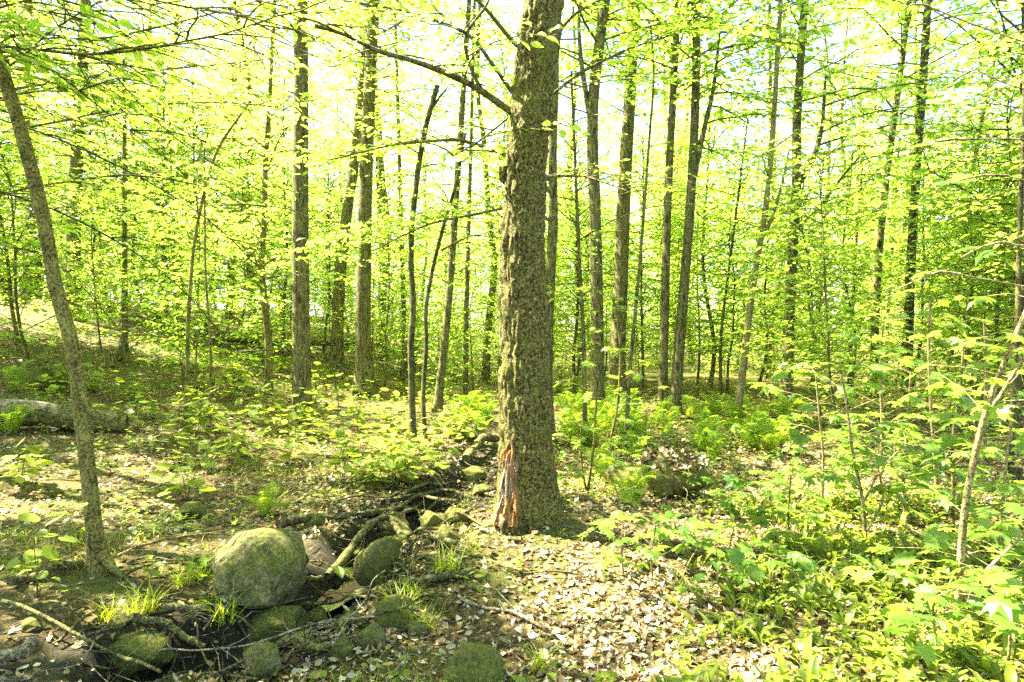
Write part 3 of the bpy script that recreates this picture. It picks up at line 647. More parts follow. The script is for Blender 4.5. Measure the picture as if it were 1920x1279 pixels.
scatter('tall', 30, 16, 36, 1.6, RS, 'tall leafy tree', 'tall trees', USED)
scatter('under', 190, 17, 50, 1.0, RS, 'leafy understory sapling', 'understory saplings', USED)
scatter('tall', 110, 34, 85, 1.6, RS, 'tall leafy tree', 'tall trees', USED, .8)
scatter('bush', 120, 13, 34, .7, RS, 'dense leafy shrub', 'leafy shrubs', USED)
#%%GROUND
# ---------------------------------------------------------------- trees just outside the frame whose branches reach in
def edge_tree(name, x, y, r0, H, bark, label, limbs, twigs, leaf, seed, lm=M_BEECH, tmpl=T_BEECH, nb=0, L=(.5, 1), bare=False, leafy=.3):
    rng = np.random.default_rng(seed); b = np.array([x, y, T1(x, y)]); root = empty(name, b, label, 'tree'); g = Geo(); LL = []
    path = np.column_stack([np.cumsum(rng.normal(0, .03, 9)), np.cumsum(rng.normal(0, .03, 9)), np.linspace(0, H, 9)]); path[0] = 0
    Q = trunk_geo(g, path, r0, r0 * .4, 16, .5, .05, seed); link('trunk', g.mesh('trunk', bark), root)
    for pts, Y0, Y1, w in limbs:
        gl = Geo(); P = np.array([at(px, py, Y0 + (Y1 - Y0) * i / (len(pts) - 1)) for i, (px, py) in enumerate(pts)]) - b
        h0 = np.clip(P[0, 2] - .25 + (0 if not bare else .5), .3, H); P = np.concatenate([[path_at(Q, h0)], P]); S = smooth_path(P, 44)
        rr = w * .5 * Y0 / F; tt = np.linspace(0, 1, 44); v, f = tube(S, rr * (1 - .8 * tt) + .0015, 8, rr * .3 * vnw(np.arange(8)[None] / 8, tt[:, None] * 20, 5, 1)); gl.add(v, f, .5)
        for q in np.linspace(.3, 1, twigs):
            i = int(q * 43); p = S[i]; e = S[min(43, i + 1)] - S[max(0, i - 1)]; a = math.atan2(e[1], e[0])
            if bare:
                for s_ in (-1, 1):
                    l = rng.uniform(.2, .75) * (1.1 - .5 * q); a2 = a + s_ * rng.uniform(.3, 1.0); d = np.array([math.cos(a2), math.sin(a2), rng.normal(-.25, .25)])
                    c_ = np.array([p, p + d * l * .5 + rng.normal(0, .02, 3), p + d * l + [0, 0, -.1 * l]]); v, f = tube(smooth_path(c_, 7), np.linspace(.0028, .0009, 7), 4); gl.add(v, f, .5)
            if (not bare) or rng.random() < leafy:
                spray(gl, LL, p, a + rng.uniform(-1.1, 1.1), rng.uniform(*L), .15, .35, leaf, .005, .13, .5, rng=rng)
        link('branch', gl.mesh('branch', bark), root)
    if LL: g = Geo(); put_leaves(g, [(a_ + b, d_, n_, s_) for a_, d_, n_, s_ in LL], tmpl, rng, True); g.V = [v - b for v in g.V]; link('foliage', g.mesh('foliage', lm, False), root)
    return root
edge_tree('overhanging_tree', -4.3, 4.7, .11, 7, M_SMOOTH, 'broad-leaved tree at the left edge whose leafy boughs hang across the top left corner',
          [([(-60, 80), (60, 92), (150, 104), (260, 95), (340, 78), (420, 65), (520, 30)], 4.2, 4.0, 7.7), ([(-60, 30), (80, -10), (200, -20), (330, 10), (450, 30)], 3.6, 3.8, 5.6),
           ([(-40, 150), (30, 120), (90, 60), (190, 0), (260, -40)], 4.6, 4.4, 5.6), ([(-60, -60), (200, -120), (420, -110), (640, -70)], 3.7, 4.2, 6.3), ([(-50, 190), (80, 170), (160, 150), (240, 160)], 4.8, 5.2, 4.9)],
          22, .085, 51, L=(.45, .95))
edge_tree('overhanging_tree', -6.2, 6.6, .09, 8.5, M_SMOOTH, 'leafy tree beyond the left edge whose sprays fill the upper left behind the nearer boughs',
          [([(-60, 120), (100, 90), (260, 60), (420, 20), (560, -20)], 6.6, 6.2, 6.0), ([(-60, 260), (100, 230), (240, 200), (400, 190), (520, 200)], 6.8, 6.6, 6.0), ([(-60, 20), (120, -30), (330, -60), (560, -60), (720, -30)], 6.4, 6.4, 6.0),
           ([(-60, 380), (60, 350), (200, 330), (330, 320), (430, 340)], 7, 7.4, 5.5), ([(-60, 180), (200, 140), (420, 120), (600, 100)], 7.4, 7.8, 5.5)],
          20, .085, 55, L=(.5, 1.1))
edge_tree('hemlock', -5.2, 5.4, .13, 7, M_DARKW, 'conifer at the left edge with bare drooping branches raking down across the leaves',
          [([(-60, 205), (60, 240), (180, 290), (300, 350), (420, 430), (500, 520)], 4.6, 5.2, 4.8), ([(-60, 345), (60, 372), (180, 428), (300, 500), (380, 580), (440, 660)], 4.4, 5.0, 5.4),
           ([(-40, 60), (80, 110), (200, 215), (320, 300), (410, 385)], 4.3, 4.9, 4.2), ([(60, -40), (150, 120), (205, 250), (207, 330)], 4.2, 4.2, 3.0), ([(90, -40), (210, 140), (330, 270), (460, 340), (560, 400)], 4.6, 5.6, 3.6),
           ([(-50, 260), (30, 340), (50, 370), (20, 430)], 4.0, 4.0, 4.2), ([(-60, 470), (60, 460), (140, 520), (210, 600)], 4.8, 5.0, 2.4), ([(120, -50), (330, 60), (480, 150), (620, 200)], 4.8, 5.8, 3.6)],
          9, .04, 52, lm=M_HEM, tmpl=T_NEEDLE, bare=True, leafy=.5, L=(.4, 1.))
edge_tree('overhanging_tree', 3.6, 3.3, .05, 4.5, M_TAN, 'young maple at the right edge reaching big blurred leaves into the frame',
          [([(2050, 560), (1960, 545), (1880, 530), (1800, 515)], 2.5, 2.4, 5), ([(2050, 280), (1960, 265), (1880, 255), (1810, 262)], 2.3, 2.2, 5), ([(2050, 470), (1960, 455), (1900, 460)], 2.3, 2.1, 4),
           ([(2060, 120), (1960, 90), (1860, 60), (1760, 20)], 3.0, 3.2, 6), ([(2060, 380), (1970, 350), (1890, 330)], 2.8, 2.8, 4), ([(2060, 210), (1980, 180), (1900, 165), (1830, 130)], 3.2, 3.4, 5)],
          3, .085, 53, lm=M_NEARM, tmpl=T_MAPLE, L=(.15, .35))
edge_tree('overhanging_tree', .5, 9.2, .09, 8, M_BARK, 'leafy tree partly behind the big trunk spreading bright sprays over the top centre',
          [([(980, 300), (860, 260), (740, 270), (620, 300)], 9, 8, 9), ([(980, 200), (880, 60), (760, 20), (640, 0)], 9, 7.4, 9), ([(1010, 200), (1080, 140), (1180, 90), (1280, 60)], 9, 8, 8), ([(990, 380), (900, 400), (800, 420), (700, 470)], 9, 8.4, 7),
           ([(1000, 120), (1080, 20), (1200, -30), (1300, -20)], 9, 7.5, 8), ([(980, 100), (880, -20), (700, -60), (560, -40)], 9, 7.2, 9), ([(1010, 330), (1100, 330), (1180, 360)], 9, 8, 6)],
          15, .09, 54, L=(.7, 1.4))

# ---------------------------------------------------------------- young maples at the right
def maple_sapling(stems, Y, label, seed, leaf=.085, bark=M_TAN, layers=9, group=None, L=(.15, .42), h0=.3, top=None, name='sapling'):
    rng = np.random.default_rng(seed); g = Geo(); LL = []
    b = ground(*stems[0][0][0]); Y = b[1]; root = empty(name, b, label, 'young maple', group)
    for k, (pts, w0, w1) in enumerate(stems):
        P = np.array([at(x, y, Y - .04 * i) for i, (x, y) in enumerate(pts)]) - b
        if k == 0: P[0] = [0, 0, -.05]
        S = smooth_path(P, 30); s = .5 * Y / F; v, f = tube(S, np.linspace(w0 * s, w1 * s, 30), 8, .0015 * vnw(np.arange(8)[None] / 8, np.linspace(0, 9, 30)[:, None], 4, 3)); g.add(v, f, .5)
        az = rng.random() * 6
        for q in np.linspace(h0, 1, layers):
            p = S[int(q * 29)]; az += 1.57 + rng.normal(0, .3)
            for o_ in (0, PI):
                a = az + o_ + rng.normal(0, .2); l = rng.uniform(*L); e = p + np.array([math.cos(a) * l, math.sin(a) * l, l * rng.uniform(.0, .45)])
                v, f = tube(np.array([p, (p + e) / 2 + [0, 0, .02], e]), [.0026, .002, .0014], 4); g.add(v, f, .5)
                m = rng.integers(3, 6); al = a + np.linspace(-1.2, 1.2, m) + rng.normal(0, .15, m)
                pl = rng.uniform(.02, .06, m)[:, None]; D = np.stack([np.cos(al), np.sin(al), rng.normal(-.2, .28, m)], 1)
                N = np.stack([rng.normal(0, .38, m), rng.normal(0, .38, m), np.ones(m)], 1); LL.append((e + D * pl, D, N, leaf * 1.05 * rng.uniform(.55, 1.3, m)))
                for u in range(m):
                    v, f = tube(np.array([e, e + D[u] * pl[u]]), [.0012, .001], 3); g.add(v, f, .5)
    link('stem', g.mesh('stem', bark), root); gl = Geo(); put_leaves(gl, LL, T_MAPLE, rng); link('foliage', gl.mesh('foliage', M_NEARM, False), root)
    return root
maple_sapling([([(1795, 1150), (1802, 1040), (1808, 960), (1822, 880), (1840, 800), (1866, 720), (1895, 650), (1935, 560)], 15, 8), ([(1846, 780), (1875, 745), (1900, 700), (1945, 640)], 8, 5)], 3.3, 'tan forked maple stem rising to the right edge', 61, .09, layers=7, h0=.05, L=(.15, .4))
maple_sapling([([(1622, 1020), (1620, 940), (1600, 860), (1588, 760), (1578, 700)], 8, 4), ([(1620, 940), (1650, 880), (1690, 840)], 5, 3), ([(1622, 1000), (1660, 940), (1640, 850)], 5, 3)], 4.6, 'multi-stemmed maple bush below the forked dark trunk', 62, .088, layers=8, h0=.35, name='shrub')
maple_sapling([([(1700, 985), (1692, 900), (1700, 820), (1708, 700)], 7, 4), ([(1692, 900), (1665, 860), (1640, 800)], 4, 3)], 4.8, 'upright maple sapling before the foot of the dark slim trunk', 63, .09, layers=8, h0=.3)
maple_sapling([([(1785, 1010), (1788, 900), (1785, 820), (1800, 740), (1806, 660)], 8, 4)], 4.6, 'thin dark-stemmed maple left of the tan forked stem', 64, .09, layers=9, h0=.25, bark=M_SMOOTH)
maple_sapling([([(1790, 1145), (1840, 1080), (1900, 1020), (1960, 960)], 9, 5), ([(1800, 1140), (1850, 1090), (1930, 1060)], 6, 4)], 3.2, 'low maple branch leaning right from the foot of the tan stem', 65, .1, layers=6, h0=.3)
maple_sapling([([(1480, 1015), (1478, 960), (1482, 890)], 4, 3)], 4.6, 'small maple seedling alone on the mossy patch right of the root mound', 66, .075, layers=4, h0=.5, bark=M_SMOOTH)
maple_sapling([([(1100, 925), (1108, 880), (1115, 820), (1118, 740)], 6, 4), ([(1100, 925), (1090, 870), (1090, 800)], 4, 3)], 5.8, 'small maple growing against the right flare of the big tree', 67, .075, layers=6, h0=.3, bark=M_SMOOTH)
maple_sapling([([(1130, 880), (1160, 760), (1165, 640), (1150, 560)], 6, 4)], 7, 'maple sapling with tiered leaves before the broad trunk', 68, .09, layers=8, h0=.35, bark=M_SMOOTH, L=(.2, .5))
maple_sapling([([(1870, 1080), (1880, 960), (1888, 850), (1900, 760)], 6, 4)], 3.8, 'leafy maple sapling crowding the right edge', 69, .095, layers=9, h0=.2, L=(.15, .4))
maple_sapling([([(1540, 960), (1545, 860), (1535, 770), (1530, 700)], 6, 3)], 5.3, 'maple sapling right of the sunlit ferns', 70, .09, layers=8, h0=.3)
maple_sapling([([(1760, 950), (1752, 850), (1745, 760), (1740, 640), (1745, 560)], 7, 4)], 5.2, 'tall thin maple sapling between the dark slim trunk and the tan stem', 71, .09, layers=11, h0=.25, L=(.2, .45))
maple_sapling([([(1650, 900), (1655, 800), (1650, 700), (1656, 600)], 7, 4)], 6.2, 'leafy maple sapling before the faint trunk', 72, .095, layers=10, h0=.25, L=(.2, .5))
maple_sapling([([(1840, 905), (1846, 800), (1850, 690), (1845, 600)], 7, 4)], 6, 'leafy maple sapling left of the sawn stump', 73, .095, layers=10, h0=.25, L=(.2, .5))
# low leaves close to the camera at the right bottom
maple_sapling([([(1760, 1235), (1752, 1180), (1748, 1120)], 6, 4)], 2.9, 'low broad maple seedling left of the foot of the tan stem', 74, .1, layers=4, h0=.6, L=(.1, .28))
maple_sapling([([(1888, 1260), (1895, 1190), (1890, 1120)], 6, 4)], 2.8, 'low broad maple seedling in the bottom right corner', 75, .1, layers=4, h0=.6, L=(.1, .28))
maple_sapling([([(1170, 1075), (1165, 1030), (1175, 990)], 4, 3)], 4, 'bright maple seedling right of the sunlit leaf patch', 76, .075, layers=4, h0=.5, L=(.1, .3))
maple_sapling([([(1440, 1120), (1445, 1080), (1450, 1050)], 4, 3)], 3.7, 'low maple seedling amid the lily leaves', 77, .085, layers=3, h0=.6, L=(.1, .25))
maple_sapling([([(1225, 1085), (1220, 1040), (1230, 985)], 4, 3)], 3.9, 'second bright seedling, right of the one beside the sunlit leaf patch', 78, .075, layers=4, h0=.5, L=(.1, .3))

# ---------------------------------------------------------------- small plants, one model copied
def plant_model(kind, seed):
    rng = np.random.default_rng(seed); g = Geo(); w = Geo(); Ls = []
    if kind == 'fern':
        n = rng.integers(8, 12); a = np.arange(n) / n * 6.283 + rng.normal(0, .2, n); up = rng.uniform(.45, 1.1, n); D = np.stack([np.cos(a), np.sin(a), up], 1); N = np.stack([-np.cos(a) * up, -np.sin(a) * up, np.ones(n)], 1)
        leaves(g, np.zeros((n, 3)), D, N, rng.uniform(.42, .7, n), T_FROND, .1, rng); return g.mesh('frond', M_FERN, False), None
    if kind == 'grass':
        n = 60; a = rng.uniform(0, 6.283, n); up = rng.uniform(.8, 3.2, n); D = np.stack([np.cos(a), np.sin(a), up], 1); N = np.stack([-np.cos(a) * up, -np.sin(a) * up, np.ones(n)], 1)
        leaves(g, np.stack([rng.normal(0, .03, n), rng.normal(0, .03, n), np.full(n, -.01)], 1), D, N, rng.uniform(.1, .24, n), T_GRASS, .2, rng); return g.mesh('grass_blades', M_GRASS, False), None
    # hobblebush / seedling: upright stem, opposite leaf pairs
    H = rng.uniform(.22, .55) if kind == 'hobble' else rng.uniform(.15, .4); ns = rng.integers(2, 4) if kind == 'hobble' else 1; tmpl = T_ROUND if kind == 'hobble' else T_MAPLE
    for s in range(ns):
        tip = np.array([rng.normal(0, .12), rng.normal(0, .12), H * rng.uniform(.7, 1.1)]); P = smooth_path([[0, 0, -.03], tip * [.3, .3, .5], tip], 8); v, f = tube(P, np.linspace(.004, .0018, 8), 5); w.add(v, f, .5); az = rng.random() * 6
        for q in (.55, .8, 1.0)[0 if kind == 'hobble' else 1:]:
            p = P[int(q * 7)]; az += 1.57
            for o in (0, PI):
                a = az + o + rng.normal(0, .2); l = rng.uniform(.03, .09); D = np.array([math.cos(a), math.sin(a), rng.normal(-.05, .28)]); e = p + D * l
                v, f = tube(np.array([p, e]), [.0014, .001], 3); w.add(v, f, .5)
                Ls.append((e[None], D[None], np.array([[rng.normal(0, .32), rng.normal(0, .32), 1]]), np.array([rng.uniform(.075, .13)])))
                if kind == 'maple' or rng.random() < .3:
                    a += rng.choice([-.9, .9]); D = np.array([math.cos(a), math.sin(a), .0]); Ls.append((e[None] - D * .01, D[None], np.array([[0, .1, 1.]]), np.array([rng.uniform(.06, .11)])))
    put_leaves(g, Ls, tmpl, rng)
    return g.mesh('foliage', M_UNDER if kind == 'hobble' else M_NEARM, False), w.mesh('stem', M_SMOOTH)
def plants(kind, name, nm, cat, spots, seed, scale=(.8, 1.2)):
    rng = np.random.default_rng(seed); ms = [plant_model(kind, seed * 10 + i) for i in range(nm)]
    for i, (px, py, lab, grp) in enumerate(spots):
        b = ground(px, py); fm, sm = ms[i % nm]
        if sm is None:
            o = link(name, fm, None, b); tag(o, lab, cat, grp)
        else:
            o = empty(name, b, lab, cat, grp); link('foliage', fm, o); link('stem', sm, o)
        o.rotation_euler = (0, 0, rng.uniform(0, 6.28)); s = rng.uniform(*scale) * (.55 if lab.startswith('dark green fern') else 1); o.scale = (s, s, s)
def poly_spots(n, poly, lab, grp, seed, sep=18):
    rng = np.random.default_rng(seed); Pn = np.array(poly, float); out = []; t = 0
    while len(out) < n and t < 20000:
        t += 1; x = rng.uniform(Pn[:, 0].min(), Pn[:, 0].max()); y = rng.uniform(Pn[:, 1].min(), Pn[:, 1].max())
        ins = False; j = len(Pn) - 1
        for i in range(len(Pn)):
            if (Pn[i, 1] > y) != (Pn[j, 1] > y) and x < (Pn[j, 0] - Pn[i, 0]) * (y - Pn[i, 1]) / (Pn[j, 1] - Pn[i, 1]) + Pn[i, 0]: ins = not ins
            j = i
        if ins and all(abs(x - a) / 2 + abs(y - b) > sep * (.4 + (y - 640) / 400) for a, b, *_ in out): out.append((x, y, lab, grp))
    return out
fs = [(500, 968, 'dark green fern rising behind the big boulder', None), (30, 735, 'fern at the left edge above the rotten log', None), (20, 815, 'pale fern at the left edge in front of the rotten log', None), (1190, 945, 'bright fern just right of the big tree roots', None), (1130, 900, 'fern beside the little maple at the big tree', None)]
fs += poly_spots(60, [(1050, 755), (1240, 770), (1480, 760), (1500, 800), (1440, 870), (1250, 860), (1060, 850)], 'fern clump in the ferny bed behind the root mound', 'ferns behind the root mound', 81, 9)
fs += poly_spots(12, [(1040, 720), (1100, 720), (1240, 780), (1050, 770)], 'shaded fern clump at the furrowed trunk right of the big tree', 'ferns at the furrowed trunk', 82, 10)
fs += poly_spots(10, [(830, 760), (920, 770), (925, 830), (850, 800)], 'fern clump just left of the big tree by the stream', 'ferns left of the big tree', 83, 10)
plants('fern', 'fern', 4, 'fern', fs, 8, (.55, .95))
hs = poly_spots(54, [(270, 760), (540, 800), (700, 760), (880, 800), (900, 850), (760, 930), (560, 900), (330, 880), (250, 800)], 'low round-leaved bush on the slope between rotten log and stream', 'hobblebushes left of the stream', 84, 9)
hs += poly_spots(32, [(300, 680), (540, 690), (680, 720), (880, 740), (760, 790), (420, 760)], 'round-leaved hobblebush around the foot of the straight furrowed trunk', 'hobblebushes by the furrowed trunk', 85, 7)
hs += [(40, 915, 'hobblebush at the left edge beside the leaning tree', None), (70, 1125, 'low three-leaved plant at the bottom left beside the pale log', None), (350, 940, 'sprig of round leaves just above left of the big boulder', None)]
hs += poly_spots(8, [(30, 740), (220, 720), (260, 760), (60, 770)], 'hobblebush behind the rotten log', 'hobblebushes behind the log', 86, 12)
plants('hobble', 'shrub', 6, 'shrub', hs, 9)
ms_ = poly_spots(40, [(1180, 850), (1500, 830), (1880, 860), (1900, 960), (1560, 1010), (1250, 960)], 'ankle-high maple seedling on the sunlit floor right of the big tree', 'maple seedlings right of the big tree', 87, 16)
ms_ += poly_spots(24, [(1420, 760), (1900, 740), (1900, 850), (1500, 820)], 'maple seedling under the young maples at the back right', 'maple seedlings at the back right', 88, 10)
ms_ += poly_spots(16, [(1150, 1020), (1500, 1010), (1560, 1120), (1300, 1160)], 'low maple seedling between the sunlit leaves and the lily carpet', 'maple seedlings at the lily carpet', 89, 22)
plants('maple', 'seedling', 6, 'seedling', ms_, 10)
gs = [(415, 1175, 'bright yellow-green grass tuft above the cut bank at the bottom left', None), (205, 1165, 'small grass tuft left of the bright one above the bank', None), (372, 1085, 'grass tuft at the left foot of the big boulder', None), (770, 1125, 'grass tuft beside the dark dead wood in the stream', None),
      (835, 1075, 'grass tuft between the arched root and the sunlit leaves', None), (755, 1150, 'short grass tuft just below the dark dead wood', None), (790, 1180, 'grass tuft by the small round stone', None), (345, 1100, 'thin grass tuft left of the boulder tuft', None), (270, 1150, 'grass tuft under the leaning tree by the bank', None),
      (1010, 1255, 'grass tuft on the litter at the bottom centre', None), (460, 1080, 'grass tuft on the litter beneath the boulder', None)]
plants('grass', 'grass_tuft', 4, 'grass', gs, 12, (.75, 1.15))

# ---------------------------------------------------------------- rocks
BOULDER = [((-.75, -.25, .65), .5), ((.7, -.3, .7), .55), ((.1, -1, .25), .6), ((.15, -.35, .95), .63), ((-.35, -.75, .6), .6), ((.95, .1, .1), .74), ((-.9, -.3, 0), .72), ((-.1, .3, .95), .64)]
def rock(name, px, py_base, w, h, label, seed, m=M_ROCK, sub=4, facets=9, deep=.35):
    b = ground(px, py_base); s = b[1] / F; rx = w * .5 * s * 1.04; rz = h * s * (.5 + deep * .5); V, Fa = rock_geo(seed, sub, facets, .18 if name != 'boulder' or py_base > 1200 else .22, BOULDER if name == 'boulder' and py_base < 1200 else ()); e = np.ptp(V, axis=0) / 2; V = (V - (V.max(0) + V.min(0)) / 2) / e
    V = V * [rx, rx * .85, rz]; g = Geo(); g.add(V, Fa, .5); top = V[:, 2].max()
    o = link(name, g.mesh(name, m), None, (b[0], b[1] + rx * .55, b[2] + h * s - top)); tag(o, label, 'rock')
    if name == 'root_mound':
        rng = np.random.default_rng(3); t = V[V[:, 2] > .45 * top]; q = t[rng.integers(0, len(t), 420)] + rng.normal(0, .012, (420, 3)); a = rng.uniform(0, 6.28, 420); g = Geo()
        leaves(g, q + [0, 0, .012], np.stack([np.cos(a), np.sin(a), rng.normal(0, .4, 420)], 1), np.stack([rng.normal(0, .4, 420), rng.normal(0, .4, 420), np.ones(420)], 1), rng.uniform(.03, .075, 420), T_DEAD, .2, rng)
        link('leaf_cap', g.mesh('leaf_cap', M_LITTER), o)
        for k in range(26):
            g = Geo() if k == 0 else g; p = V[rng.integers(0, len(V))]; d = nrm(p + rng.normal(0, .1, 3)) * rng.uniform(.1, .3); v, f = tube(smooth_path([p * .9, p + d * .5 + rng.normal(0, .04, 3), p + d - [0, 0, .1]], 7), np.linspace(.006, .0015, 7), 4); g.add(v, f, .5)
        link('rootlets', g.mesh('rootlets', M_GREYW), o)
    return o
rock('boulder', 460, 1122, 190, 116, 'big lichen-speckled boulder left of the dark pool', 1.3, M_ROCK, 6, 2)
rock('rock', 545, 1080, 62, 62, 'mossy rock tucked behind the right side of the big boulder', 2.1, M_MOSSR, 4)
rock('rock', 716, 1098, 112, 84, 'mossy rock under the arched root', 3.7, M_MOSSR, 5)
rock('rock', 726, 1010, 96, 40, 'flat pale rock in the stream behind the arched root', 4.2, M_ROCK, 4)
rock('rock', 838, 1020, 52, 32, 'small mossy hump between the stream and the wounded tree foot', 5.4, M_MOSSR)
rock('rock', 738, 1172, 74, 48, 'squat dark mossy stone below the dark dead wood', 6.1, M_MOSSR)
rock('rock', 686, 1215, 64, 38, 'pale green stone left of the squat dark mossy one', 7.7, M_ROCK)
rock('rock', 484, 1275, 74, 60, 'tan stone at the bottom edge under the curved root', 8.3, M_ROCK)
rock('boulder', 884, 1300, 118, 76, 'round mossy boulder cut by the bottom edge', 9.2, M_MOSSR, 5)
rock('rock', 352, 975, 54, 30, 'half-buried mossy stone up the bank from the big boulder', 10.6, M_MOSSR)
rock('rock', 500, 1222, 120, 66, 'dark mossy rock in the shaded cut bank', 11.4, M_MOSSR, 5)
rock('rock', 782, 1192, 40, 22, 'small round stone by the grass below the dead wood', 12.8, M_ROCK)
rock('rock', 230, 1275, 150, 60, 'moss-covered rock at the bottom left under the long stick', 13.1, M_MOSSR, 5)
rock('rock', 62, 728, 66, 42, 'mossy rock on the left slope above the rotten log', 14.9, M_MOSSR)
rock('rock', 104, 722, 50, 36, 'darker mossy rock touching the one above the rotten log', 15.2, M_MOSSR)
rock('rock', 580, 1190, 60, 40, 'mossy stone in the dark hollow below the pool', 16.3, M_MOSSR)
rock('rock', 1335, 1285, 90, 26, 'low moss cushion at the bottom edge right of centre', 17.3, M_MOSSR)
rock('rock', 640, 1235, 44, 26, 'little stone at the bottom beside the curved root', 18.8, M_MOSSR)
rock('rock', 880, 905, 60, 24, 'mossy stone in the stream behind the wounded tree foot', 19.7, M_MOSSR)
rock('rock', 590, 985, 50, 22, 'mossy stone at the upstream end of the dark pool', 20.5, M_MOSSR)
rock('root_mound', 1272, 935, 130, 78, 'mossy overturned root mound topped with sunlit dead leaves', 21.5, M_MOSSR, 5, 6)
rock('rock', 1180, 912, 90, 34, 'low mossy hump left of the overturned root mound', 22.4, M_MOSSR)

# ---------------------------------------------------------------- roots, sticks, logs
def stick(name, pts, w0, w1, label, cat, m=M_ROOT, lift=0.0, lifts=None, seed=0, twigs=0, sides=12):
    rng = np.random.default_rng(seed + 900); P = []
    for i, (x, y) in enumerate(pts):
        q = ground(x, y); q[2] += (lifts[i] if lifts else lift); P.append(q)
    P = np.array(P); b = P[0].copy(); s = .5 * np.mean(P[:, 1]) / F; n = 16 * len(pts); S = smooth_path(P, n); t = np.linspace(0, 1, n); r = (w0 + (w1 - w0) * t) * s
    S = S - b; S[:, 2] += .35 * r + .012 * np.sin(t * 9 + seed); S[:, 0] += .008 * np.sin(t * 13 + seed)
    d = r[:, None] * (.5 * vnw(np.arange(sides)[None] / sides, t[:, None] * n * .35, 5, seed % 9) + .3 * vnw(np.arange(sides)[None] / sides, t[:, None] * 9, 3, 3))
    g = Geo(); v, f = tube(S, r, sides, d); g.add(v, f, .5)
    for e, c in ((0, S[0]), (n - 1, S[-1])):
        k = len(g.V[0]); g.add(np.concatenate([g.V[0][e * sides:(e + 1) * sides], [c]]), [((i + 1) % sides, i, sides) if e == 0 else (i, (i + 1) % sides, sides) for i in range(sides)], .5)
    for _ in range(twigs):
        i = rng.integers(4, n - 4); a = rng.uniform(0, 6.28); l = rng.uniform(.1, .3); e = np.array([math.cos(a), math.sin(a), rng.uniform(.1, .8)]) * l
        v, f = tube(smooth_path([S[i], S[i] + e * .5 + rng.normal(0, .02, 3), S[i] + e], 6), np.linspace(.004, .0012, 6), 4); g.add(v, f, .5)
    o = link(name, g.mesh(name, m), None, b); tag(o, label, cat); return o
R_ = 'root'
stick(R_, [(305, 1166), (345, 1163), (385, 1165), (440, 1176)], 16, 12, 'thick horizontal root along the top of the cut bank', R_, lift=.05, seed=1)
stick(R_, [(440, 1136), (490, 1122), (540, 1124), (600, 1120)], 9, 11, 'pale root running along the foot of the big boulder', R_, lifts=[.03, .05, .06, .12], seed=2)
stick(R_, [(245, 1185), (295, 1198), (340, 1220), (385, 1248)], 15, 13, 'twisted root slanting down the cut bank at the bottom left', R_, lift=.07, seed=3)
stick(R_, [(615, 1105), (645, 1080), (680, 1040), (705, 1022), (735, 1020), (765, 1045)], 16, 9, 'arched root bending over the mossy rock in the stream', R_, lifts=[.06, .1, .17, .2, .2, .06], seed=4)
stick(R_, [(500, 1258), (535, 1242), (570, 1240), (600, 1256), (625, 1252)], 14, 11, 'curved knobbly root at the bottom edge', R_, lift=.09, seed=5)
stick('stick', [(5, 1148), (80, 1182), (150, 1216), (215, 1250), (300, 1290)], 8, 6, 'long pale stick lying across the bottom left corner', 'stick', M_ROOT, .06, seed=6, twigs=3)
stick('stick', [(290, 1285), (390, 1268), (470, 1266), (540, 1245), (600, 1222), (700, 1208)], 4, 3, 'thin pale twig winding from the bottom edge to the pale green stone', 'stick', M_GREYW, .13, seed=7, twigs=5)
stick('log', [(18, 1104), (80, 1084), (152, 1062)], 16, 14, 'short pale log beside the foot of the leaning tree', 'log', M_ROOT, .02, seed=8)
stick('stick', [(862, 1132), (930, 1150), (985, 1168), (1045, 1200)], 8, 5, 'straight pale stick on the litter below the big tree', 'stick', M_GREYW, .02, seed=9)
stick('dead_wood', [(690, 1125), (750, 1110), (820, 1092), (890, 1086)], 20, 14, 'dark rotten piece of wood beside the grass in the stream', 'dead wood', M_DARKW, .03, seed=10, twigs=3)
stick('stick', [(878, 1098), (915, 1115), (955, 1150)], 13, 9, 'mossy thick stick touching the end of the dark rotten wood', 'stick', M_ROOT, .0, seed=11)
stick('dead_wood', [(-10, 1272), (30, 1252), (62, 1235)], 26, 20, 'slab of weathered wood in the bottom left corner', 'dead wood', M_GREYW, .05, seed=12)
stick(R_, [(380, 1230), (420, 1180), (452, 1140)], 5, 3, 'bare twig-like root crossing the dark hole under the bank', R_, M_GREYW, .1, seed=13, twigs=6)
stick(R_, [(520, 1000), (580, 985), (640, 978), (720, 972), (775, 968)], 16, 9, 'dark root along the far bank behind the dark pool', R_, M_DARKW, .04, seed=14, twigs=3)
stick(R_, [(775, 962), (795, 990), (812, 1012), (835, 1030)], 8, 5, 'forked root beside the small mossy hump', R_, M_ROOT, .05, seed=15, twigs=3)
stick('stick', [(640, 878), (680, 895), (745, 915)], 8, 6, 'mossy stick under the hobblebushes left of the stream', 'stick', M_ROOT, .03, seed=16)
stick('stick', [(760, 930), (800, 918), (850, 914)], 7, 5, 'mossy stick lying across the stream left of the wound', 'stick', M_ROOT, .04, seed=17)
stick('stick', [(1270, 974), (1330, 968), (1405, 965)], 13, 9, 'dark mossy branch lying below the root mound', 'stick', M_DARKW, .0, seed=18, twigs=5)
stick('stick', [(985, 955), (1030, 948), (1065, 946)], 6, 3, 'thin pale stick against the foot of the big tree', 'stick', M_GREYW, .02, seed=19)
stick(R_, [(1040, 945), (1085, 938), (1130, 948)], 26, 8, 'low mossy root running right from the big tree', R_, M_ROOT, .0, seed=20)
stick(R_, [(560, 1175), (620, 1165), (690, 1158)], 7, 5, 'thin root across the dark hollow below the pool', R_, M_ROOT, .12, seed=21, twigs=4)
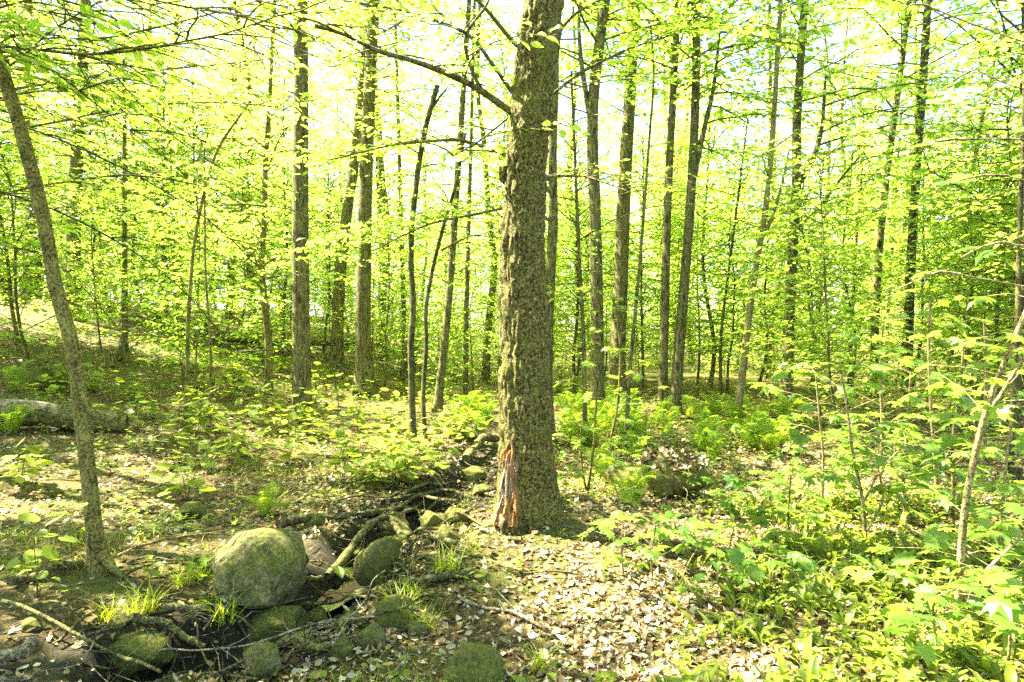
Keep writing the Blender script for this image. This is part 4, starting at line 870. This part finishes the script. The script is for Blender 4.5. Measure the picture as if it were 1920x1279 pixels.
stick('stick', [(210, 690), (225, 668), (240, 630)], 7, 4, 'dark curved twig at the foot of the thin pole', 'stick', M_DARKW, .1, [.0, .15, .5], seed=22)
stick('fallen_trunk', [(395, 652), (470, 660), (560, 664), (668, 656)], 11, 12, 'dark fallen trunk lying level behind the straight furrowed trunk', 'log', M_DARKW, .25, seed=23, twigs=8)
stick('stick', [(240, 1060), (300, 1052), (350, 1060)], 5, 3, 'pale twig on the litter right of the leaning tree', 'stick', M_GREYW, .02, seed=24)
stick('stick', [(340, 960), (390, 950), (440, 968)], 4, 3, 'arched dark twig over the half-buried stone', 'stick', M_DARKW, .0, [.02, .12, .02], seed=25)
stick('stick', [(620, 1240), (680, 1180), (720, 1130)], 3, 2, 'thin bare twig leaning across the stream stones', 'stick', M_GREYW, .0, [.05, .15, .18], seed=26, twigs=2)
stick('stick', [(870, 870), (905, 850), (930, 838)], 18, 14, 'arched mossy deadwood over the stream at the left of the big tree', 'dead wood', M_ROOT, .0, [.02, .2, .1], seed=27, twigs=6)
stick('stick', [(1130, 1075), (1050, 1085), (960, 1078)], 4, 3, 'thin twig crossing the sunlit leaf patch', 'stick', M_DARKW, .02, seed=28, twigs=3)
stick('stick', [(1400, 918), (1420, 935), (1432, 950)], 12, 7, 'short bleached stick right of the root mound', 'stick', M_GREYW, .02, seed=29)
for k, (a, b_, c_) in enumerate([((640, 1060), (690, 1045), 'the arched root'), ((560, 1235), (620, 1200), 'the tan stone'), ((700, 1000), (760, 985), 'the flat pale rock'), ((450, 1200), (520, 1170), 'the dark mossy rock')]):
    stick('stick', [a, ((a[0] + b_[0]) / 2, (a[1] + b_[1]) / 2 - 6), b_], 3, 2, 'fine dry twig lying beside ' + c_, 'stick', M_GREYW, .1, seed=40 + k, twigs=4)

rr_ = np.random.default_rng(31)
for k in range(26):
    i = rr_.integers(0, 4); t = rr_.random(); c = CH[i] * (1 - t) + CH[i + 1] * t + rr_.normal(0, .28, 2); px, py = to_px((c[0], c[1], T1(*c)))
    if py > 1275 or not off_pool(*c, .45) or abs(px - 462) < 120 and 1000 < py < 1130: continue
    w = rr_.uniform(26, 60); rock('rock', px, py, w, w * rr_.uniform(.4, .65), 'half-buried mossy stone among the roots of the stream bed', 30.5 + k * 1.3, M_MOSSR if rr_.random() < .75 else M_ROCK, 4, 9)['group'] = 'stones half buried in the stream bed'
for k in range(24):
    i = rr_.integers(0, 4); t = rr_.random(); c = CH[i] * (1 - t) + CH[i + 1] * t + rr_.normal(0, .2, 2); px, py = to_px((c[0], c[1], T1(*c)))
    if py > 1265 or not off_pool(*c, .5): continue
    a = rr_.normal(0, .5); l = rr_.uniform(45, 110); dx, dy = math.cos(a) * l, math.sin(a) * l * .45; w = rr_.uniform(4, 13)
    pts = [(px - dx, py - dy), (px - dx * .3, py - dy * .3 + rr_.normal(0, 8)), (px + dx * .3, py + dy * .3 + rr_.normal(0, 8)), (px + dx, py + dy)]
    o = stick(R_, pts, w, w * .6, 'bare mossy root straggling across the gully', R_, M_ROOT if rr_.random() < .65 else M_DARKW, 0, list(rr_.uniform(.0, .12, 4)), 60 + k, int(rr_.integers(0, 4))); o['group'] = 'roots straggling across the gully'
def hollow_log():
    A = ground(-60, 800); A[2] += .14; B = ground(238, 812); B[2] += .14; root = empty('log', B, 'rotten hollow log with a bleached top lying on the left slope', 'log')
    n = 90; S = 40; t = np.linspace(0, 1, n); P = A + (B - A) * t[:, None] - B; P[:, 2] += .03 * np.sin(t * 5); th = np.arange(S) / S
    r = .145 - .02 * t; d = .05 * vnw(th[None], t[:, None] * 7, 5, 1) + .03 * vnw(th[None], t[:, None] * 22, 16, 2) + .03 * np.abs(vnw(th[None], t[:, None] * 6, 20, 3))
    d[-6:] += np.linspace(0, -.05, 6)[:, None] * (vnw(th[None], np.zeros((6, 1)), 7, 4) + .7)
    g = Geo(); v, f = tube(P, r, S, d); g.add(v, f, .5)
    Vt = v.reshape(n, S, 3); e = Vt[-1]; c = P[-1]
    inner = [c + (e - c) * k + (P[-2] - P[-1]) * m for k, m in ((1, 0), (.78, -.3), (.66, 4), (.5, 18), (.05, 30))]
    W_ = np.concatenate(inner); i = np.arange(4)[:, None] * S; j = np.arange(S)[None]; g.add(W_, np.stack([i + j, i + (j + 1) % S, i + S + (j + 1) % S, i + S + j], -1).reshape(-1, 4), .5)
    link('log_body', g.mesh('log_body', M_ROOT), root)
    # bleached bare strip along the top left half
    g = Geo(); k0, k1 = 0, 62; az = np.linspace(0, 1, 9); rows = []
    D = nrm(B - A); up = np.array([0, 0, 1.]); sd = nrm(np.cross(D, up))
    for i in range(k0, k1):
        q = (i - k0) / (k1 - k0); w = (.75 + .1 * math.sin(i * .9)) * (1 - q ** 4)
        for a in az:
            an = (a - .5) * 2 * w + .3; nn = up * math.cos(an) + sd * math.sin(an)
            rows.append(P[i] + nn * (r[i] + .03 - .03 * abs(a - .5) * 2 * abs(a - .5) * 2 + .006 * math.sin(a * 17 + i * .1)))
    i = np.arange(k1 - k0 - 1)[:, None] * 9; j = np.arange(8)[None]; g.add(np.array(rows), np.stack([i + j, i + j + 1, i + 9 + j + 1, i + 9 + j], -1).reshape(-1, 4), .5)
    o = link('bare_wood', g.mesh('bare_wood', M_GREYW), root); o['label'] = 'bleached grey wood where the bark is gone'
hollow_log()
def stump():
    b = ground(1905, 905); s = b[1] / F; g = Geo(); n = 12; S = 24; t = np.linspace(0, 1, n); r = 11 * s * (1 + .35 * np.exp(-t * 6)); P = np.column_stack([0 * t, 0 * t, -.05 + t * (.05 + 30 * s)])
    d = r[:, None] * .25 * vnw(np.arange(S)[None] / S, t[:, None] * 3, 7, 2); v, f = tube(P, r, S, d); g.add(v, f, .5); root = empty('stump', b, 'small sawn stump with a pale cut top at the right edge', 'stump'); link('stump_body', g.mesh('stump_body', M_DARKW), root)
    g = Geo(); e = v.reshape(n, S, 3)[-1]; g.add(np.concatenate([e, [e.mean(0) + [0, 0, .004]]]), [(i, (i + 1) % S, S) for i in range(S)], .5); link('cut_face', g.mesh('cut_face', M_TAN), root)
stump()

# ---------------------------------------------------------------- uncountable cover
def cover_pts(n, y0, y1, rng, xr=.85):
    y = y0 * (y1 / y0) ** rng.random(n); x = rng.uniform(-1, 1, n) * (xr * y + .4); return x, y, terrain(x, y)
def litter():
    rng = np.random.default_rng(5); g = Geo()
    for n, y0, y1, s0, s1 in ((70000, 2.0, 9, .016, .058), (14000, 7, 22, .045, .08)):
        x, y, z = cover_pts(n, y0, y1, rng)
        d = chan_dist(x, y); k = ((d > .32) | (rng.random(n) < .6)) & off_pool(x, y); k &= (vn(x * 1.2, y * 1.2, 11) + .25 + .25 * (x > 0) > rng.random(n) * .9 - .3)
        k &= ~((x < .12 + .15 * vn(x * 4, y * 4, 23)) & (y < 4.7) & (rng.random(n) < .5)); x, y, z = x[k], y[k], z[k]; n2 = len(x); a = rng.uniform(0, 6.28, n2); D = np.stack([np.cos(a), np.sin(a), rng.normal(.05, .25, n2)], 1); N = np.stack([rng.normal(0, .35, n2), rng.normal(0, .35, n2), np.ones(n2) * np.where(rng.random(n2) < .5, 1, -1)], 1)
        P = np.stack([x, y, z + rng.uniform(-.002, .02, n2)], 1); h = n2 // 2
        S = rng.uniform(s0, s1, n2)
        leaves(g, P[:h], D[:h], N[:h], S[:h], T_DEAD, .25, rng); leaves(g, P[h:], D[h:], N[h:], S[h:], T_DEAD2, .25, rng)
    o = link('leaf_litter', g.mesh('leaf_litter', M_LITTER, True)); o['kind'] = 'stuff'; o['label'] = 'dead brown leaves covering the forest floor'
    g = Geo(); x, y, z = cover_pts(1500, 2.1, 10, rng)
    for i in range(len(x)):
        a = rng.uniform(0, 6.28); l = rng.uniform(.06, .3); c = np.array([x[i], y[i], z[i] + .012]); e = np.array([math.cos(a), math.sin(a), rng.normal(0, .12)]) * l
        v, f = tube(np.array([c, c + e * .5 + rng.normal(0, .012, 3), c + e]), [.003, .0025, .001], 4); g.add(v, f, rng.random())
    o = link('twig_litter', g.mesh('twig_litter', M_GREYW)); o['kind'] = 'stuff'; o['label'] = 'fine dry twigs strewn over the forest floor'
litter()
def stream_debris():
    rng = np.random.default_rng(15); g = Geo(); n = 420; i = rng.integers(0, 5, n); t = rng.random(n); c = CH[i] * (1 - t[:, None]) + CH[i + 1] * t[:, None]; c = c + rng.normal(0, .32, (n, 2))
    for x, y in c:
        if not off_pool(x, y, .4): continue
        a = rng.uniform(0, 6.28); l = rng.uniform(.08, .5); k = 6; tt = np.linspace(-.5, .5, k); X = x + math.cos(a) * l * tt + rng.normal(0, .008, k); Y = y + math.sin(a) * l * tt + rng.normal(0, .008, k)
        Z = terrain(X, Y); Z = .5 * Z + .5 * np.linspace(Z[0], Z[-1], k) + rng.uniform(.0, .04) + .03 * np.cos(tt * 3) * (rng.random() < .4)
        v, f = tube(np.stack([X, Y, Z], 1), rng.uniform(.002, .011) * (1 - .3 * (tt + .5)), 5); g.add(v, f, rng.random())
    o = link('stream_debris', g.mesh('stream_debris', M_DARKW)); o['kind'] = 'stuff'; o['label'] = 'dark sticks and rootlets tangled in the stream bed'
stream_debris()
def moss():
    rng = np.random.default_rng(16); g = Geo(); n = 30000; i = rng.integers(0, 5, n); t = rng.random(n); c = CH[i] * (1 - t[:, None]) + CH[i + 1] * t[:, None]; c = c + rng.normal(0, .45, (n, 2)); x, y = c.T
    d = chan_dist(x, y); k = (d > .16) & off_pool(x, y) & (vn(x * 3.2, y * 3.2, 17) + .5 * vn(x * 9, y * 9, 18) > .02); x, y = x[k], y[k]; n = len(x); a = rng.uniform(0, 6.28, n); u = rng.uniform(.1, 1.6, n)
    leaves(g, np.stack([x, y, terrain(x, y) - .003], 1), np.stack([np.cos(a), np.sin(a), u], 1), np.stack([-np.cos(a) * u, -np.sin(a) * u, np.ones(n)], 1), rng.uniform(.012, .04, n), T_FAR, .2, rng)
    o = link('moss', g.mesh('moss', M_MOSS, False)); o['kind'] = 'stuff'; o['label'] = 'ragged moss tufts along the banks of the stream'
M_MOSS = leaf_mat('moss_tuft', (.05, .055, .008), (.13, .125, .02), (.1, .12, .01), (.2, .21, .02), .3, rough=.7, spec=.1)
moss()
def herbs():
    rng = np.random.default_rng(6); g = Geo()
    # lily leaves, dense at the lower right
    n = 5200; y = rng.uniform(2.4, 6.0, n); x = rng.uniform(.2, 4.6, n)
    w = sst(x - .28 * (y - 2.6), .35, 1.3) * (.35 + 1.6 * (vn(x * 1.3, y * 1.3, 13) + .2)) * (1 - .6 * sst(y, 4.2, 6)); k = w > rng.random(n)
    k &= ~in_patch(x, y, .8)
    x, y = x[k], y[k]; z = terrain(x, y)
    for rep in range(2):
        n = len(x); a = rng.uniform(0, 6.28, n); u = rng.uniform(.3, 1.6, n); D = np.stack([np.cos(a), np.sin(a), u], 1); N = np.stack([-np.cos(a) * u, -np.sin(a) * u, np.ones(n)], 1)
        leaves(g, np.stack([x + rng.normal(0, .01, n), y + rng.normal(0, .01, n), z], 1), D, N, rng.uniform(.08, .17, n), T_LANCE, .25, rng)
    o = link('lily_leaves', g.mesh('lily_leaves', M_LILY)); o['kind'] = 'stuff'; o['label'] = 'carpet of narrow lily leaves at the lower right'
    # small mixed green herbs everywhere, and sparse sedge
    g = Geo(); x, y, z = cover_pts(15000, 2.6, 30, rng); d = chan_dist(x, y); k = (d > .75) & (vn(x * .8, y * .8, 14) + .22 + .2 * sst(y, 5, 9) > rng.random(len(x)) * .75); k &= ~((x < .2) & (y < 5) & (rng.random(len(x)) < .7)); k &= ~in_patch(x, y); x, y, z = x[k], y[k], z[k]
    for rep in range(4):
        n = len(x); a = rng.uniform(0, 6.28, n); D = np.stack([np.cos(a), np.sin(a), rng.normal(.1, .25, n)], 1); N = np.stack([rng.normal(0, .25, n), rng.normal(0, .25, n), np.ones(n)], 1)
        h = rng.uniform(.02, .16, n) * (.6 + .8 * sst(y, 5, 12)); leaves(g, np.stack([x + rng.normal(0, .025, n), y + rng.normal(0, .025, n), z + h], 1), D, N, rng.uniform(.03, .075, n) * (1 + .5 * sst(y, 8, 16)), T_BEECH if rep == 0 else T_FAR, .2, rng)
    o = link('ground_cover', g.mesh('ground_cover', M_UNDER, False)); o['kind'] = 'stuff'; o['label'] = 'low green herbs and seedlings covering the forest floor'
    g = Geo(); n = 5000; y = rng.uniform(2.3, 7.5, n); x = rng.uniform(-3.8, 1.2, n); k = (vn(x * 1.1, y * 1.1, 15) > .12) & (chan_dist(x, y) > .45) & ~in_patch(x, y, .9); x, y = x[k], y[k]; z = terrain(x, y)
    for rep in range(3):
        n = len(x); a = rng.uniform(0, 6.28, n); u = rng.uniform(.4, 2., n); D = np.stack([np.cos(a), np.sin(a), u], 1); N = np.stack([-np.cos(a) * u, -np.sin(a) * u, np.ones(n)], 1)
        leaves(g, np.stack([x + rng.normal(0, .02, n), y + rng.normal(0, .02, n), z], 1), D, N, rng.uniform(.05, .14, n), T_GRASS, .25, rng)
    o = link('moss_and_sedge', g.mesh('moss_and_sedge', M_GRASS)); o['kind'] = 'stuff'; o['label'] = 'thin sedge blades among the dead leaves'
herbs()
